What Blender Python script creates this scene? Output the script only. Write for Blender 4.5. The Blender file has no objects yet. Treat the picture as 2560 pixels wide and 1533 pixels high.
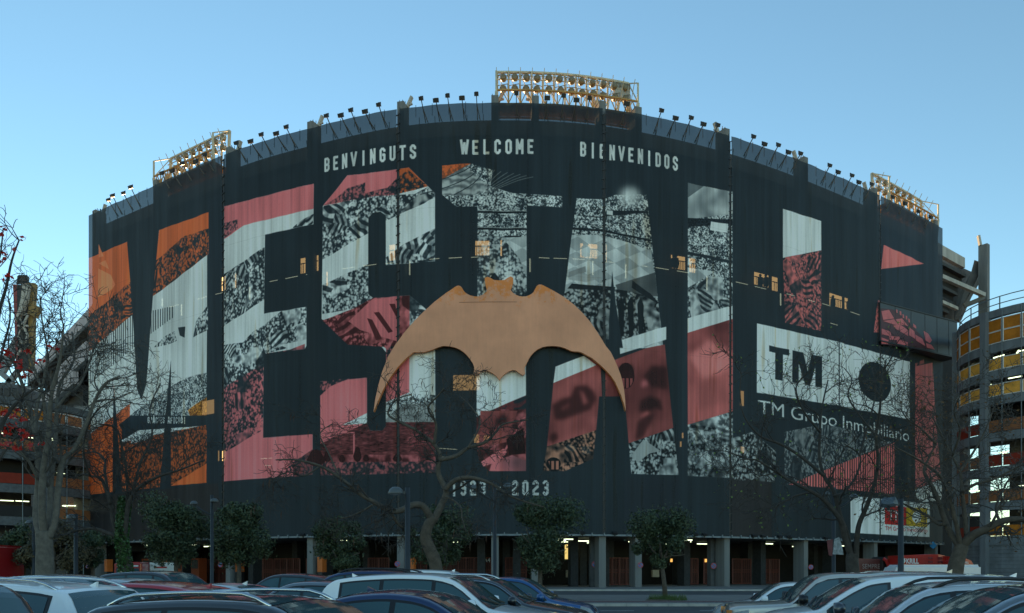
import bpy, bmesh, math, random
import numpy as np
from mathutils import Vector, Matrix
R_ = math.radians
random.seed(7)
RNG = np.random.default_rng(11)
scene = bpy.context.scene
COL = scene.collection

# ------------------------------------------------------------------ camera, sky, sun, exposure
F, CX, HY, CH = 1900.0, 1280.0, 1425.0, 1.75      # focal length in photo pixels, principal column, horizon row, eye height
cam = bpy.data.cameras.new("camera"); cam_o = bpy.data.objects.new("camera", cam); COL.objects.link(cam_o)
cam_o.location = (0, 0, CH); cam_o.rotation_euler = (R_(90), 0, 0)
cam.sensor_width = 36.0; cam.lens = 36.0 * F / 2560.0
cam.shift_y = (HY - 766.5) / 2560.0
cam.clip_end = 6000
scene.camera = cam_o
SUN_AZ = R_(-19)          # from straight ahead (+Y), negative = to the left
SUN_EL = R_(9)
world = bpy.data.worlds.new("World"); scene.world = world; world.use_nodes = True
wn = world.node_tree; wn.nodes.clear()
sky = wn.nodes.new("ShaderNodeTexSky"); sky.sky_type = 'NISHITA'; sky.sun_disc = False
sky.sun_elevation = SUN_EL; sky.sun_rotation = SUN_AZ
sky.altitude = 0; sky.air_density = 1.0; sky.dust_density = 0.0; sky.ozone_density = 2.6
bg = wn.nodes.new("ShaderNodeBackground"); bg.inputs[1].default_value = 0.13
wo = wn.nodes.new("ShaderNodeOutputWorld")
wb = wn.nodes.new("ShaderNodeVectorMath"); wb.operation = 'MULTIPLY'; wb.inputs[1].default_value = (0.95, 0.97, 0.82)   # the photograph's cool white balance
wn.links.new(sky.outputs[0], wb.inputs[0]); wn.links.new(wb.outputs[0], bg.inputs[0]); wn.links.new(bg.outputs[0], wo.inputs[0])
sun = bpy.data.lights.new("sun", 'SUN'); sun.energy = 5.0; sun.angle = R_(0.53); sun.color = (1.0, 0.62, 0.28)
sun_o = bpy.data.objects.new("sun", sun); COL.objects.link(sun_o)
sd = Vector((math.sin(SUN_AZ) * math.cos(SUN_EL), math.cos(SUN_AZ) * math.cos(SUN_EL), math.sin(SUN_EL)))
sun_o.rotation_euler = sd.to_track_quat('Z', 'Y').to_euler()
scene.view_settings.view_transform = 'Standard'; scene.view_settings.look = 'None'
scene.view_settings.exposure = 1.42; scene.view_settings.gamma = 1.0
scene.view_settings.use_curve_mapping = False
scene.cycles.max_bounces = 6; scene.cycles.transparent_max_bounces = 12

# ------------------------------------------------------------------ materials
def lin(c):
    return tuple((x / 12.92 if x <= 0.04045 else ((x + 0.055) / 1.055) ** 2.4) for x in c)
MATS = {}
def mat(name, col, rough=0.6, metal=0.0, var=0.12, scale=3.0, bump=0.0, coat=0.0, streak=False, spec=0.5, emit=None, trans=0.0):
    """principled material; colour wobbles by `var` with an object-space noise (grime, weather)"""
    if name in MATS: return MATS[name]
    m = bpy.data.materials.new(name); m.use_nodes = True
    nt = m.node_tree; p = nt.nodes["Principled BSDF"]
    p.inputs["Base Color"].default_value = (*col, 1); p.inputs["Roughness"].default_value = rough
    p.inputs["Metallic"].default_value = metal
    p.inputs["Specular IOR Level"].default_value = spec
    p.inputs["Coat Weight"].default_value = coat; p.inputs["Coat Roughness"].default_value = 0.04
    if emit:
        p.inputs["Emission Color"].default_value = (*emit[0], 1); p.inputs["Emission Strength"].default_value = emit[1]
    if var > 0 or bump > 0:
        tc = nt.nodes.new("ShaderNodeTexCoord"); mp = nt.nodes.new("ShaderNodeMapping")
        if streak: mp.inputs["Scale"].default_value = (1, 1, 0.12)
        n = nt.nodes.new("ShaderNodeTexNoise"); n.inputs["Scale"].default_value = scale
        n.inputs["Detail"].default_value = 6; n.inputs["Roughness"].default_value = 0.65
        nt.links.new(tc.outputs["Object"], mp.inputs[0]); nt.links.new(mp.outputs[0], n.inputs["Vector"])
        if var > 0:
            mr = nt.nodes.new("ShaderNodeMapRange"); mr.inputs[1].default_value = 0.3; mr.inputs[2].default_value = 0.7
            mr.inputs[3].default_value = 1 - var; mr.inputs[4].default_value = 1 + var
            nt.links.new(n.outputs[0], mr.inputs[0])
            mx = nt.nodes.new("ShaderNodeVectorMath"); mx.operation = 'SCALE'
            mx.inputs[0].default_value = col
            nt.links.new(mr.outputs[0], mx.inputs["Scale"]); nt.links.new(mx.outputs[0], p.inputs["Base Color"])
        if bump > 0:
            b = nt.nodes.new("ShaderNodeBump"); b.inputs["Strength"].default_value = bump; b.inputs["Distance"].default_value = 0.03
            nt.links.new(n.outputs[0], b.inputs["Height"]); nt.links.new(b.outputs[0], p.inputs["Normal"])
    if trans > 0:
        t = nt.nodes.new("ShaderNodeBsdfTranslucent"); t.inputs[0].default_value = (*col, 1)
        ms = nt.nodes.new("ShaderNodeMixShader"); ms.inputs[0].default_value = trans
        out = nt.nodes["Material Output"]
        nt.links.new(p.outputs[0], ms.inputs[1]); nt.links.new(t.outputs[0], ms.inputs[2]); nt.links.new(ms.outputs[0], out.inputs[0])
    MATS[name] = m
    return m
def emat(name, col, s):
    if name in MATS: return MATS[name]
    m = bpy.data.materials.new(name); m.use_nodes = True; nt = m.node_tree; nt.nodes.clear()
    e = nt.nodes.new("ShaderNodeEmission"); e.inputs[0].default_value = (*col, 1); e.inputs[1].default_value = s
    o = nt.nodes.new("ShaderNodeOutputMaterial"); nt.links.new(e.outputs[0], o.inputs[0]); MATS[name] = m
    return m
CONC = mat("concrete", (0.17, 0.172, 0.168), 0.85, var=0.3, scale=1.2, bump=0.15, streak=True)
CONC_PALE = mat("concrete_pale", (0.42, 0.40, 0.36), 0.85, var=0.25, scale=1.0, bump=0.1, streak=True)
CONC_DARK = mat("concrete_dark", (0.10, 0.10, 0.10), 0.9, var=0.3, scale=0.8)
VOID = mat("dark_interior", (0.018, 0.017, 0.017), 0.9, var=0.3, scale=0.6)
PINK = mat("painted_parapet", (0.42, 0.36, 0.36), 0.8, var=0.15, scale=0.8, streak=True)
BLACK = mat("black_metal", (0.02, 0.02, 0.022), 0.5, var=0.2)
RUST = mat("rusty_steel", (0.46, 0.25, 0.08), 0.75, var=0.35, scale=2.0)
CREAM = mat("cream_steel", (0.55, 0.49, 0.36), 0.65, var=0.25, scale=2.0)
LAMPG = mat("lamp_housing", (0.22, 0.175, 0.10), 0.5, var=0.2)
AMBER = mat("amber_panel", (0.46, 0.16, 0.02), 0.55, var=0.3, scale=0.9, trans=0.08, spec=.1)
AMBER2 = mat("amber_panel_pale", (0.72, 0.34, 0.06), 0.55, var=0.3, scale=0.9, trans=0.08, spec=.1)
BROWNP = mat("brown_panel", (0.32, 0.13, 0.06), 0.45, var=0.2, scale=0.9, trans=0.2, spec=.1)
REDP = mat("red_panel", (0.26, 0.035, 0.02), 0.5, var=0.2, scale=0.9, trans=0.2, spec=.1)
WHITEF = mat("white_frame", (0.62, 0.62, 0.60), 0.5, var=0.1)
SLAB = mat("slab_grey", (0.15, 0.165, 0.18), 0.8, var=0.3, scale=1.0, streak=True)
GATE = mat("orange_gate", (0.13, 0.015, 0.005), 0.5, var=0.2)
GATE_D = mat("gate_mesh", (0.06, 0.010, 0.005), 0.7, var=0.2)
ORANGE = mat("orange_paint", (0.55, 0.13, 0.02), 0.6, var=0.15)
TUBE = emat("fluorescent", (0.85, 1.0, 0.62), 1.1)
GOLDW = emat("sun_glow", (1.0, 0.62, 0.24), 1.25)  # pane glow standing in for sun through the building, no lamp
STEELP = mat("painted_steel_grey", (0.16, 0.19, 0.21), 0.5, var=0.15)

# ------------------------------------------------------------------ object helpers
def tag(o, label=None, cat=None, group=None, kind=None):
    if label: o["label"] = label
    if cat: o["category"] = cat
    if group: o["group"] = group
    if kind: o["kind"] = kind
    return o
def empty(name, loc=(0, 0, 0), rz=0.0, label=None, cat=None, group=None):
    o = bpy.data.objects.new(name, None); COL.objects.link(o); o.location = loc; o.rotation_euler = (0, 0, rz)
    o.empty_display_size = 0.5
    return tag(o, label, cat, group)
class MB:
    """mesh builder; .build links what was collected as ONE mesh object"""
    def __init__(s): s.v = []; s.f = []
    def quad(s, a, b, c, d):
        n = len(s.v); s.v += [tuple(a), tuple(b), tuple(c), tuple(d)]; s.f.append((n, n + 1, n + 2, n + 3)); return s
    def poly(s, pts):
        n = len(s.v); s.v += [tuple(p) for p in pts]; s.f.append(tuple(range(n, n + len(pts)))); return s
    def box(s, c, sz, rz=0.0, tilt=None):
        M = Matrix.Rotation(rz, 3, 'Z')
        if tilt is not None: M = M @ tilt
        c = Vector(c); n = len(s.v)
        for dx in (-.5, .5):
            for dy in (-.5, .5):
                for dz in (-.5, .5):
                    s.v.append(tuple(c + M @ Vector((dx * sz[0], dy * sz[1], dz * sz[2]))))
        s.f += [(n, n+1, n+3, n+2), (n+4, n+6, n+7, n+5), (n, n+4, n+5, n+1), (n+2, n+3, n+7, n+6), (n, n+2, n+6, n+4), (n+1, n+5, n+7, n+3)]
        return s
    def bar(s, a, b, w, h=None):
        """box beam from a to b"""
        a = Vector(a); b = Vector(b); d = b - a
        if d.length < 1e-5: return s
        h = h or w
        z = d.normalized(); x = z.cross(Vector((0, 0, 1)))
        if x.length < 1e-4: x = Vector((1, 0, 0))
        x.normalize(); y = z.cross(x); n = len(s.v)
        for e in (a, b):
            for sx, sy in ((-1, -1), (1, -1), (1, 1), (-1, 1)):
                s.v.append(tuple(e + x * (sx * w / 2) + y * (sy * h / 2)))
        for i in range(4):
            j = (i + 1) % 4; s.f.append((n + i, n + j, n + 4 + j, n + 4 + i))
        s.f += [(n + 3, n + 2, n + 1, n), (n + 4, n + 5, n + 6, n + 7)]
        return s
    def tube(s, pts, rad, k=6, cap=True):
        pts = [Vector(p) for p in pts]
        if not hasattr(rad, '__len__'): rad = [rad] * len(pts)
        n0 = len(s.v); N = len(pts); prev = None
        for i, p in enumerate(pts):
            t = (pts[min(i + 1, N - 1)] - pts[max(i - 1, 0)])
            if t.length < 1e-6: t = Vector((0, 0, 1))
            t.normalize()
            if prev is None:
                x = t.cross(Vector((0.3, 0.2, 1)) if abs(t.z) < .95 else Vector((1, 0, 0)))
            else:
                x = prev - t * prev.dot(t)
            x.normalize(); prev = x; y = t.cross(x)
            for j in range(k):
                a = 2 * math.pi * j / k
                s.v.append(tuple(p + (x * math.cos(a) + y * math.sin(a)) * rad[i]))
        for i in range(N - 1):
            for j in range(k):
                q = (j + 1) % k
                s.f.append((n0 + i*k + j, n0 + i*k + q, n0 + (i+1)*k + q, n0 + (i+1)*k + j))
        if cap:
            s.f.append(tuple(n0 + j for j in reversed(range(k)))); s.f.append(tuple(n0 + (N-1)*k + j for j in range(k)))
        return s
    def lathe(s, prof, c=(0, 0, 0), k=16, M=None):
        n0 = len(s.v); c = Vector(c); M = M or Matrix.Identity(3)
        for r, z in prof:
            for j in range(k):
                a = 2 * math.pi * j / k
                s.v.append(tuple(c + M @ Vector((r * math.cos(a), r * math.sin(a), z))))
        for i in range(len(prof) - 1):
            for j in range(k):
                q = (j + 1) % k
                s.f.append((n0 + i*k + j, n0 + i*k + q, n0 + (i+1)*k + q, n0 + (i+1)*k + j))
        return s
    def prism(s, pts, ext):
        """planar polygon pts extruded by vector ext"""
        n = len(s.v); N = len(pts); e = Vector(ext)
        s.v += [tuple(p) for p in pts] + [tuple(Vector(p) + e) for p in pts]
        s.f.append(tuple(range(n, n + N))); s.f.append(tuple(reversed(range(n + N, n + 2 * N))))
        for i in range(N):
            j = (i + 1) % N; s.f.append((n + i, n + N + i, n + N + j, n + j))
        return s
    def mesh(s, name, m, smooth=False):
        me = bpy.data.meshes.new(name); me.from_pydata(s.v, [], s.f)
        if m: me.materials.append(m)
        if smooth: me.polygons.foreach_set("use_smooth", [True] * len(me.polygons))
        me.update(); return me
    def build(s, name, m, parent=None, smooth=False, **kw):
        o = bpy.data.objects.new(name, s.mesh(name, m, smooth)); COL.objects.link(o)
        if parent is not None: o.parent = parent
        return tag(o, **kw)
def inst(name, me, parent, loc=(0, 0, 0), rot=(0, 0, 0), sc=(1, 1, 1)):
    o = bpy.data.objects.new(name, me); COL.objects.link(o); o.parent = parent
    o.location = loc; o.rotation_euler = rot; o.scale = sc
    return o
def copy_tree(o, parent=None):
    c = o.copy(); COL.objects.link(c); c.parent = parent
    for ch in list(o.children): copy_tree(ch, c)
    return c
def at(x, y, D):
    """photo pixel at a known distance -> world point"""
    return Vector(((x - CX) / F * D, D, CH + (HY - y) / F * D))
_FM = {}
def text_tris(txt, bold=0.0):
    """glyph outlines of the built-in font as triangles in em units"""
    key = (txt, bold)
    if key in _FM: return _FM[key]
    cu = bpy.data.curves.new("t", 'FONT'); cu.body = txt; cu.size = 1; cu.offset = bold; cu.resolution_u = 4
    o = bpy.data.objects.new("t", cu); COL.objects.link(o)
    dg = bpy.context.evaluated_depsgraph_get(); me = bpy.data.meshes.new_from_object(o.evaluated_get(dg))
    me.calc_loop_triangles()
    v = np.array([x.co[:2] for x in me.vertices]); t = np.array([x.vertices[:] for x in me.loop_triangles])
    bpy.data.objects.remove(o); bpy.data.curves.remove(cu); bpy.data.meshes.remove(me)
    _FM[key] = (v, t); return v, t
def text_mesh(txt, origin, xdir, height, m, parent, name="lettering", width=None, bold=0.0, up=(0, 0, 1)):
    """flat lettering starting at origin along xdir"""
    v, t = text_tris(txt, bold); mn = v.min(0); mx = v.max(0)
    sy = height / (mx[1] - mn[1]); sx = sy if width is None else width / (mx[0] - mn[0])
    o = Vector(origin); xd = Vector(xdir).normalized(); u = Vector(up)
    mb = MB(); mb.v = [tuple(o + xd * float((a - mn[0]) * sx) + u * float((b - mn[1]) * sy)) for a, b in v]
    mb.f = [tuple(int(i) for i in q) for q in t]
    return mb.build(name, m, parent)

# ------------------------------------------------------------------ facade plan: one smooth curve through surveyed columns
_px = np.array([160, 225, 243, 370, 573, 759, 992, 1240, 1343, 1508, 1601, 1818, 2015, 2180, 2345, 2451, 2520], float)
_rt = np.array([1.37, 1.315, 1.303, 1.225, 1.1196, 1.0617, 1.0139, 1.0, 1.0009, 1.0121, 1.0254, 1.0744, 1.148, 1.2355, 1.357, 1.465, 1.54])
def cubic(xk, yk, x):
    n = len(xk); h = np.diff(xk); A = np.eye(n); b = np.zeros(n)
    for i in range(1, n - 1):
        A[i, i-1] = h[i-1]; A[i, i] = 2 * (h[i-1] + h[i]); A[i, i+1] = h[i]
        b[i] = 6 * ((yk[i+1] - yk[i]) / h[i] - (yk[i] - yk[i-1]) / h[i-1])
    M = np.linalg.solve(A, b); i = np.clip(np.searchsorted(xk, x) - 1, 0, n - 2)
    a = (xk[i+1] - x) / h[i]; c = (x - xk[i]) / h[i]
    return a*yk[i] + c*yk[i+1] + ((a**3 - a) * M[i] + (c**3 - c) * M[i+1]) * h[i]**2 / 6
D0 = 69.3
GX = np.linspace(165, 2515, 1600)
_r = cubic(_px, _rt, GX)
for _ in range(3): _r = np.convolve(np.pad(_r, 20, mode='reflect', reflect_type='odd'), np.ones(41) / 41, mode='valid')
GY_ = _r * D0; GXX = (GX - CX) / F * GY_
GS = np.concatenate([[0], np.cumsum(np.hypot(np.diff(GXX), np.diff(GY_)))])
S225 = float(np.interp(222, GX, GS)); GS = GS - S225
SEND = float(np.interp(2356, GX, GS))
def s_of(x): return np.interp(x, GX, GS)
def fpt(s, off=0.0):
    """plan point on the facade at arc length s, `off` metres out towards the street"""
    s = float(s); e = 0.4
    x = np.interp(s, GS, GXX); y = np.interp(s, GS, GY_)
    tx = np.interp(s + e, GS, GXX) - np.interp(s - e, GS, GXX); ty = np.interp(s + e, GS, GY_) - np.interp(s - e, GS, GY_)
    l = math.hypot(tx, ty) or 1; tx /= l; ty /= l
    return float(x + ty * off), float(y - tx * off), (tx, ty)
def F3(s, z, off=0.0):
    x, y, t = fpt(s, off); return Vector((x, y, z))
def fang(s):
    t = fpt(s)[2]; return math.atan2(t[1], t[0])
def sz(x, y):
    """photo pixel on the facade -> (arc length, height)"""
    x = np.asarray(x, float); y = np.asarray(y, float)
    return np.interp(x, GX, GS), CH + (HY - y) / F * np.interp(x, GX, GY_)
ZB, ZT = 5.05, 44.35
def ring(mb, s0, s1, z0, z1, o0, o1, n=40):
    """curved solid strip between arc lengths, heights and offsets"""
    n0 = len(mb.v)
    for i in range(n + 1):
        s = s0 + (s1 - s0) * i / n
        for z, o in ((z0, o0), (z1, o0), (z1, o1), (z0, o1)): mb.v.append(tuple(F3(s, z, o)))
    for i in range(n):
        a = n0 + i * 4; b = a + 4
        for j in range(4):
            k = (j + 1) % 4; mb.f.append((a + j, b + j, b + k, a + k))
    mb.f.append((n0, n0+1, n0+2, n0+3)); e = n0 + n * 4; mb.f.append((e+3, e+2, e+1, e))
    return mb
# ------------------------------------------------------------------ the print on the mesh banners, drawn in metres along the facade
RES = 24.0
IW = int(SEND * RES) + 1; IH = int((ZT - ZB) * RES) + 1
DARK = np.array([0.160, 0.198, 0.222]); WHITE = np.array([0.95, 0.955, 0.94])
ORG = np.array([0.98, 0.46, 0.25]); PNK = np.array([0.99, 0.52, 0.53]); DRED = np.array([0.62, 0.26, 0.27]); RED2 = np.array([0.97, 0.50, 0.48])
IMG = np.empty((IH, IW, 3), np.float32); IMG[:] = DARK
def gblur(a, sx, sy=None):
    sy = sx if sy is None else sy
    fx = np.fft.rfftfreq(a.shape[1]); fy = np.fft.fftfreq(a.shape[0])
    g = np.exp(-2 * (np.pi * sx * fx[None, :])**2) * np.exp(-2 * (np.pi * sy * fy[:, None])**2)
    return np.fft.irfft2(np.fft.rfft2(a) * g, s=a.shape)
def nz(sx, sy=None):
    a = gblur(RNG.standard_normal((IH, IW)), sx, sy); return (a / a.std()).astype(np.float32)
YY, XX = np.mgrid[0:IH, 0:IW].astype(np.float32)
N1, N2, N4, N9, N30 = nz(1.4), nz(2.2), nz(4.0), nz(9.0), nz(30.0)
def voronoi(cell, seed, sx=1.0, warp=6.0):
    r = np.random.default_rng(seed); gw = int(IW / cell / sx) + 4; gh = int(IH / cell) + 4
    jx = r.random((gh, gw)); jy = r.random((gh, gw)); rid = r.random((gh, gw))
    wx = (XX + N9 * warp) / cell / sx + 1; wy = (YY + np.roll(N9, 200, 1) * warp) / cell + 1
    cx = wx.astype(int); cy = wy.astype(int); best = np.full(XX.shape, 1e9, np.float32); idv = np.zeros(XX.shape, np.float32)
    for dy in (-1, 0, 1):
        for dx in (-1, 0, 1):
            a = np.clip(cy + dy, 0, gh - 1); b = np.clip(cx + dx, 0, gw - 1)
            d = (b + jx[a, b] - wx)**2 + (a + jy[a, b] - wy)**2
            m = d < best; best[m] = d[m]; idv[m] = rid[a, b][m]
    return best, idv
vd, vid = voronoi(38, 3, 1.0, 2.5)
hd, hid = voronoi(6.6, 5, .85, 0.5)
heads = np.clip(.92 - hd * 2.6 + (hid - .45) * 1.6 + N1 * .25 + N4 * .12 + .22 * N9, 0, 1)         # little lit faces
th = vid * 37.0; per = 7 + 6 * ((vid * 91) % 1)
stripe = np.sin((XX * np.cos(th) + YY * np.sin(th) + N9 * 2.2 + N30 * 5) * 2 * np.pi / per / 1.5)
stripe = np.clip(.5 + 2.5 * stripe, 0, 1) * (0.75 + .25 * np.clip(N4, -1, 1))
sel = (vid * 1013) % 1
FLAGS = np.where(sel < .20, stripe, np.where(sel < .30, np.clip(.74 + .20 * N4, 0, 1), np.where(sel < .36, np.clip(.08 + .12 * N4, 0, 1), heads)))
FLAGS = np.clip((gblur(FLAGS, .6) - .5) * .92 + .47 + .10 * N4 * .6 + .06 * N2, 0, 1).astype(np.float32)
CROWD = np.clip(gblur(heads, .6) * .85 + .08 + .05 * N30 + .05 * N4, 0, 1).astype(np.float32)
FINE = np.clip(.48 + .42 * nz(.9) + .18 * N4, 0, 1).astype(np.float32)
SMOKE = np.clip(.40 + .16 * N30 + .07 * N9, 0, 1).astype(np.float32)
BLOBS = np.clip(.45 + .55 * np.tanh(nz(7) * 1.5) * .7 + .12 * N2, 0, 1).astype(np.float32)
FOLD = np.clip(.5 + .5 * np.sin((XX * .8 + YY * .5 + N9 * 16) * .09) + .3 * N4, 0, 1).astype(np.float32)
PITCH = np.clip(.80 + .05 * N9 + .10 * np.sign(np.sin(XX * .055 + YY * .09) * np.sin(XX * .05 - YY * .10)), 0, 1).astype(np.float32)
GRASS = np.clip(.34 + .10 * nz(3, .8) + .07 * N9, 0, 1).astype(np.float32)
VSTR = (np.sin(XX * 2 * np.pi / 10.0) > -.15).astype(np.float32)

def cover(pts):
    """antialiased coverage of a polygon given in raster coordinates: (row0, col0, coverage)"""
    p = np.asarray(pts, float); x0 = max(0, int(p[:, 0].min()) - 1); x1 = min(IW, int(p[:, 0].max()) + 2)
    y0 = max(0, int(p[:, 1].min()) - 1); y1 = min(IH, int(p[:, 1].max()) + 2)
    if x1 <= x0 or y1 <= y0: return None
    cov = np.zeros((y1 - y0, x1 - x0 + 1), np.float32); SS = 3
    a = p; b = np.roll(p, -1, 0)
    for r in range(y0, y1):
        for k in range(SS):
            y = r + (k + .5) / SS
            m = (a[:, 1] <= y) != (b[:, 1] <= y)
            if not m.any(): continue
            xs = np.sort(a[m, 0] + (y - a[m, 1]) / (b[m, 1] - a[m, 1]) * (b[m, 0] - a[m, 0]))
            for i in range(0, len(xs) - 1, 2):
                u = min(max(xs[i] - x0, 0), x1 - x0); v = min(max(xs[i+1] - x0, 0), x1 - x0)
                if v <= u: continue
                iu = int(u); iv = int(v)
                if iu == iv: cov[r - y0, iu] += (v - u) / SS
                else:
                    cov[r - y0, iu] += (iu + 1 - u) / SS; cov[r - y0, iu+1:iv] += 1 / SS; cov[r - y0, iv] += (v - iv) / SS
    return y0, x0, np.clip(cov[:, :-1], 0, 1)
def paint(rp, col, tex=None, dark=None, alpha=1.0):
    c = cover(rp)
    if c is None: return
    y0, x0, cv = c; h, w = cv.shape; sl = (slice(y0, y0 + h), slice(x0, x0 + w))
    cv = (cv * alpha)[..., None]
    if tex is None: src = np.broadcast_to(np.asarray(col, np.float32), (h, w, 3))
    else:
        d = DARK if dark is None else np.asarray(dark); t = tex[sl][..., None]; src = d + (np.asarray(col) - d) * t
    IMG[sl] = IMG[sl] * (1 - cv) + src * cv
def soft(rp, col, blur, alpha=1.0):
    c = cover(rp)
    if c is None: return
    y0, x0, cv = c; pd = int(blur * 3) + 1; cv = np.clip(gblur(np.pad(cv, pd), blur), 0, 1); h, w = cv.shape
    ya, xa = max(0, y0 - pd), max(0, x0 - pd); yb, xb = min(IH, y0 - pd + h), min(IW, x0 - pd + w)
    cv = cv[ya - y0 + pd:yb - y0 + pd, xa - x0 + pd:xb - x0 + pd, None] * alpha
    IMG[ya:yb, xa:xb] = IMG[ya:yb, xa:xb] * (1 - cv) + np.asarray(col, np.float32) * cv
def ras(pts, sub=8):
    """photo pixels -> raster, edges subdivided because the facade curves"""
    q = []
    for i in range(len(pts)):
        a = np.array(pts[i], float); b = np.array(pts[(i + 1) % len(pts)], float)
        for k in range(sub): q.append(a + (b - a) * k / sub)
    q = np.array(q); s, z = sz(q[:, 0], q[:, 1])
    return np.stack([s * RES, (z - ZB) * RES], 1)
def cv_(ox, oy, k): return lambda *p: [(ox + x / k, oy + y / k) for x, y in p]
zA = cv_(0, 420, 2.748); zB = cv_(540, 330, 2.748); zC = cv_(1080, 330, 2.748); zD = cv_(1640, 330, 2.748)
zL = cv_(0, 960, 2.59); zM = cv_(540, 870, 2.8); zN = cv_(1080, 870, 2.8); zR = cv_(1840, 760, 2.968); zQ = cv_(1900, 1200, 3.756)
def P(pts, col, tex=None, dark=None, alpha=1.0): paint(ras(pts), col, tex, dark, alpha)

def Q(pts, col, blur=4.0, alpha=.9): soft(ras(pts), col, blur, alpha)
# --- first letter M
P(zA((590,628),(878,505),(1000,1484),(600,1700)), ORG)
P([(222,652),(318,604),(345,976),(354,1000),(366,960),(398,575),(519,532),(515,1203),(427,1210),(427,900),(399,1214),(306,1222),(284,960),(281,1226),(222,1233)], WHITE)
P(zA((590,628),(878,505),(925,995),(590,1280)), ORG)
P(zA((590,1035),(770,890),(902,775),(925,995),(590,1280)), ORG*.95, FLAGS)
P(zA((678,520),(712,605),(680,615)), ORG*1.0+.12); P(zA((680,655),(725,632),(750,695)), ORG+.12); P(zA((678,690),(765,735),(795,800),(778,828),(676,890)), ORG+.14)
P(zA((1095,425),(1435,303),(1435,588),(1050,885)), ORG)
P(zA((1070,640),(1150,570),(1260,470),(1435,415),(1435,588),(1050,885)), ORG*.95, FLAGS)
P(zA((590,1280),(925,995),(942,1215),(590,1510)), WHITE, VSTR, DARK+.06)
P(zA((1035,985),(1195,945),(1195,1020),(1020,1155)), WHITE, VSTR, DARK+.06)
P(zA((1060,1232),(1130,1160),(1195,1120),(1212,1185),(1150,1215)), WHITE, FLAGS)
P(zA((1330,1165),(1352,1050),(1428,940),(1428,1110)), WHITE, FLAGS)
P(zA((1222,1095),(1275,1090),(1270,1165),(1235,1150)), DARK)
P(zL((770,265),(840,205),(1130,0),(1210,-40),(1340,-75),(1340,205)), WHITE, FINE)
P(zL((770,265),(840,205),(1340,205),(1340,270),(900,300),(690,420)), DARK*1.05)
P(zL((1215,170),(1340,85),(1340,205),(1230,205)), np.array([.95,.62,.25]), FINE, np.array([.45,.25,.1]))  # golden patch: warm light painted into the crowd print
P(zL((550,350),(735,210),(840,125),(840,205),(770,265),(790,300),(780,700),(725,700),(550,722)), ORG)
P(zL((780,380),(1000,330),(1340,265),(1340,640),(1105,660),(780,700)), ORG*.85, CROWD, DARK*.8)
P(zL((840,345),(1010,310),(960,360),(850,390)), WHITE, FINE)
P(zL((1105,660),(1338,515),(1338,640)), ORG)
P([(284,965),(307,1230),(281,1232)], DARK); P([(427,900),(427,1217),(399,1222)], DARK)
P([(318,604),(398,575),(366,960),(354,985),(345,976)], DARK)
# --- E
Eo = zB((57,510),(670,352),(668,632),(338,705),(332,1248),(620,1200),(620,1468))
Eo += zM((620,5),(335,42),(330,630),(677,602),(677,886),(45,935))
P(Eo, WHITE)
P(zB((57,510),(670,352),(668,525),(190,640),(57,735)), PNK)
P(zB((57,625),(152,597),(152,660),(57,728)), PNK, CROWD)
P(zB((520,662),(600,600),(668,560),(668,632)), WHITE, FLAGS)
P(zB((57,975),(335,790),(333,1150),(57,1330)), WHITE, FLAGS)
P(zB((140,1484),(260,1370),(330,1330),(450,1230),(620,1200),(620,1425),(330,1484)), WHITE, FLAGS)
P(zM((48,-20),(335,-60),(335,110),(48,285)), WHITE, FLAGS)
P(zM((335,-60),(500,0),(335,45)), WHITE, FLAGS)
P(zM((50,280),(335,110),(335,42),(520,10),(620,-30),(620,5),(335,42),(330,575),(48,740)), PNK*.95, FLAGS)
P(zM((48,740),(330,572),(330,630),(677,602),(677,886),(45,935)), PNK)
P(zM((540,800),(677,710),(677,886),(540,905)), PNK*.6, CROWD)
# --- S
So = zB((735,505),(905,300),(1250,255),(1325,243),(1505,420),(1505,890),(1165,912),(1165,570),(1130,545),(1075,555),(1047,592),(1047,1115),(1080,1140),(1330,1122),(1440,1215),(1505,1290),(1505,1500))
So += zM((1300,0),(1535,0),(1535,872),(732,892),(732,235),(1057,208),(1057,545),(1080,578),(1165,578),(1190,548),(1190,30),(1150,-20))
So += zB((905,1448),(728,1285))
P(So, WHITE)
P(zB((735,505),(905,300),(1250,255),(1325,243),(1455,372),(1250,425),(1090,440)), PNK)
P(zB((1250,255),(1325,243),(1455,372),(1250,425)), ORG*.9)
P(zB((738,503),(830,450),(905,390),(1025,345),(1025,420),(1180,380),(1250,310),(1250,430),(1090,442)), PNK*.9, CROWD)
P(zB((1250,310),(1320,260),(1455,372),(1250,425)), ORG*.9, FLAGS)
P(zB((733,508),(1090,440),(1365,425),(1455,375),(1505,420),(1505,450),(1165,610),(1165,570),(1130,545),(1075,555),(1047,592),(1047,695),(733,875)), WHITE, FLAGS)
P(zB((1265,560),(1400,410),(1505,440),(1430,490)), WHITE*.75, FOLD)
P(zB((1165,910),(1165,860),(1290,770),(1505,662),(1505,890)), WHITE, FLAGS)
P(zB((733,1050),(860,990),(1047,908),(1047,1115),(1080,1140),(940,1215),(733,1250)), WHITE, FLAGS)
P(zB((742,1292),(940,1215),(1080,1140),(1330,1122),(1330,1330),(1250,1510),(1190,1500),(1150,1475),(905,1460),(728,1290)), PNK*.92, FLAGS, DRED*.5)
P(zB((910,1300),(1080,1145),(1250,1128),(1250,1440),(990,1360)), PNK*.95)
P(zB((1040,1280),(1075,1290),(1140,1420),(1100,1430)), DRED*.6); P(zB((1085,1240),(1120,1235),(1215,1370),(1185,1380)), DRED*.6); P(zB((1190,1180),(1230,1180),(1250,1260),(1250,1290)), DRED*.6)
P(zB((1330,1122),(1440,1215),(1440,1290),(1330,1345)), WHITE, FLAGS)
P(zM((1190,-20),(1300,0),(1190,120)), PNK*.9, FLAGS)
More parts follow.
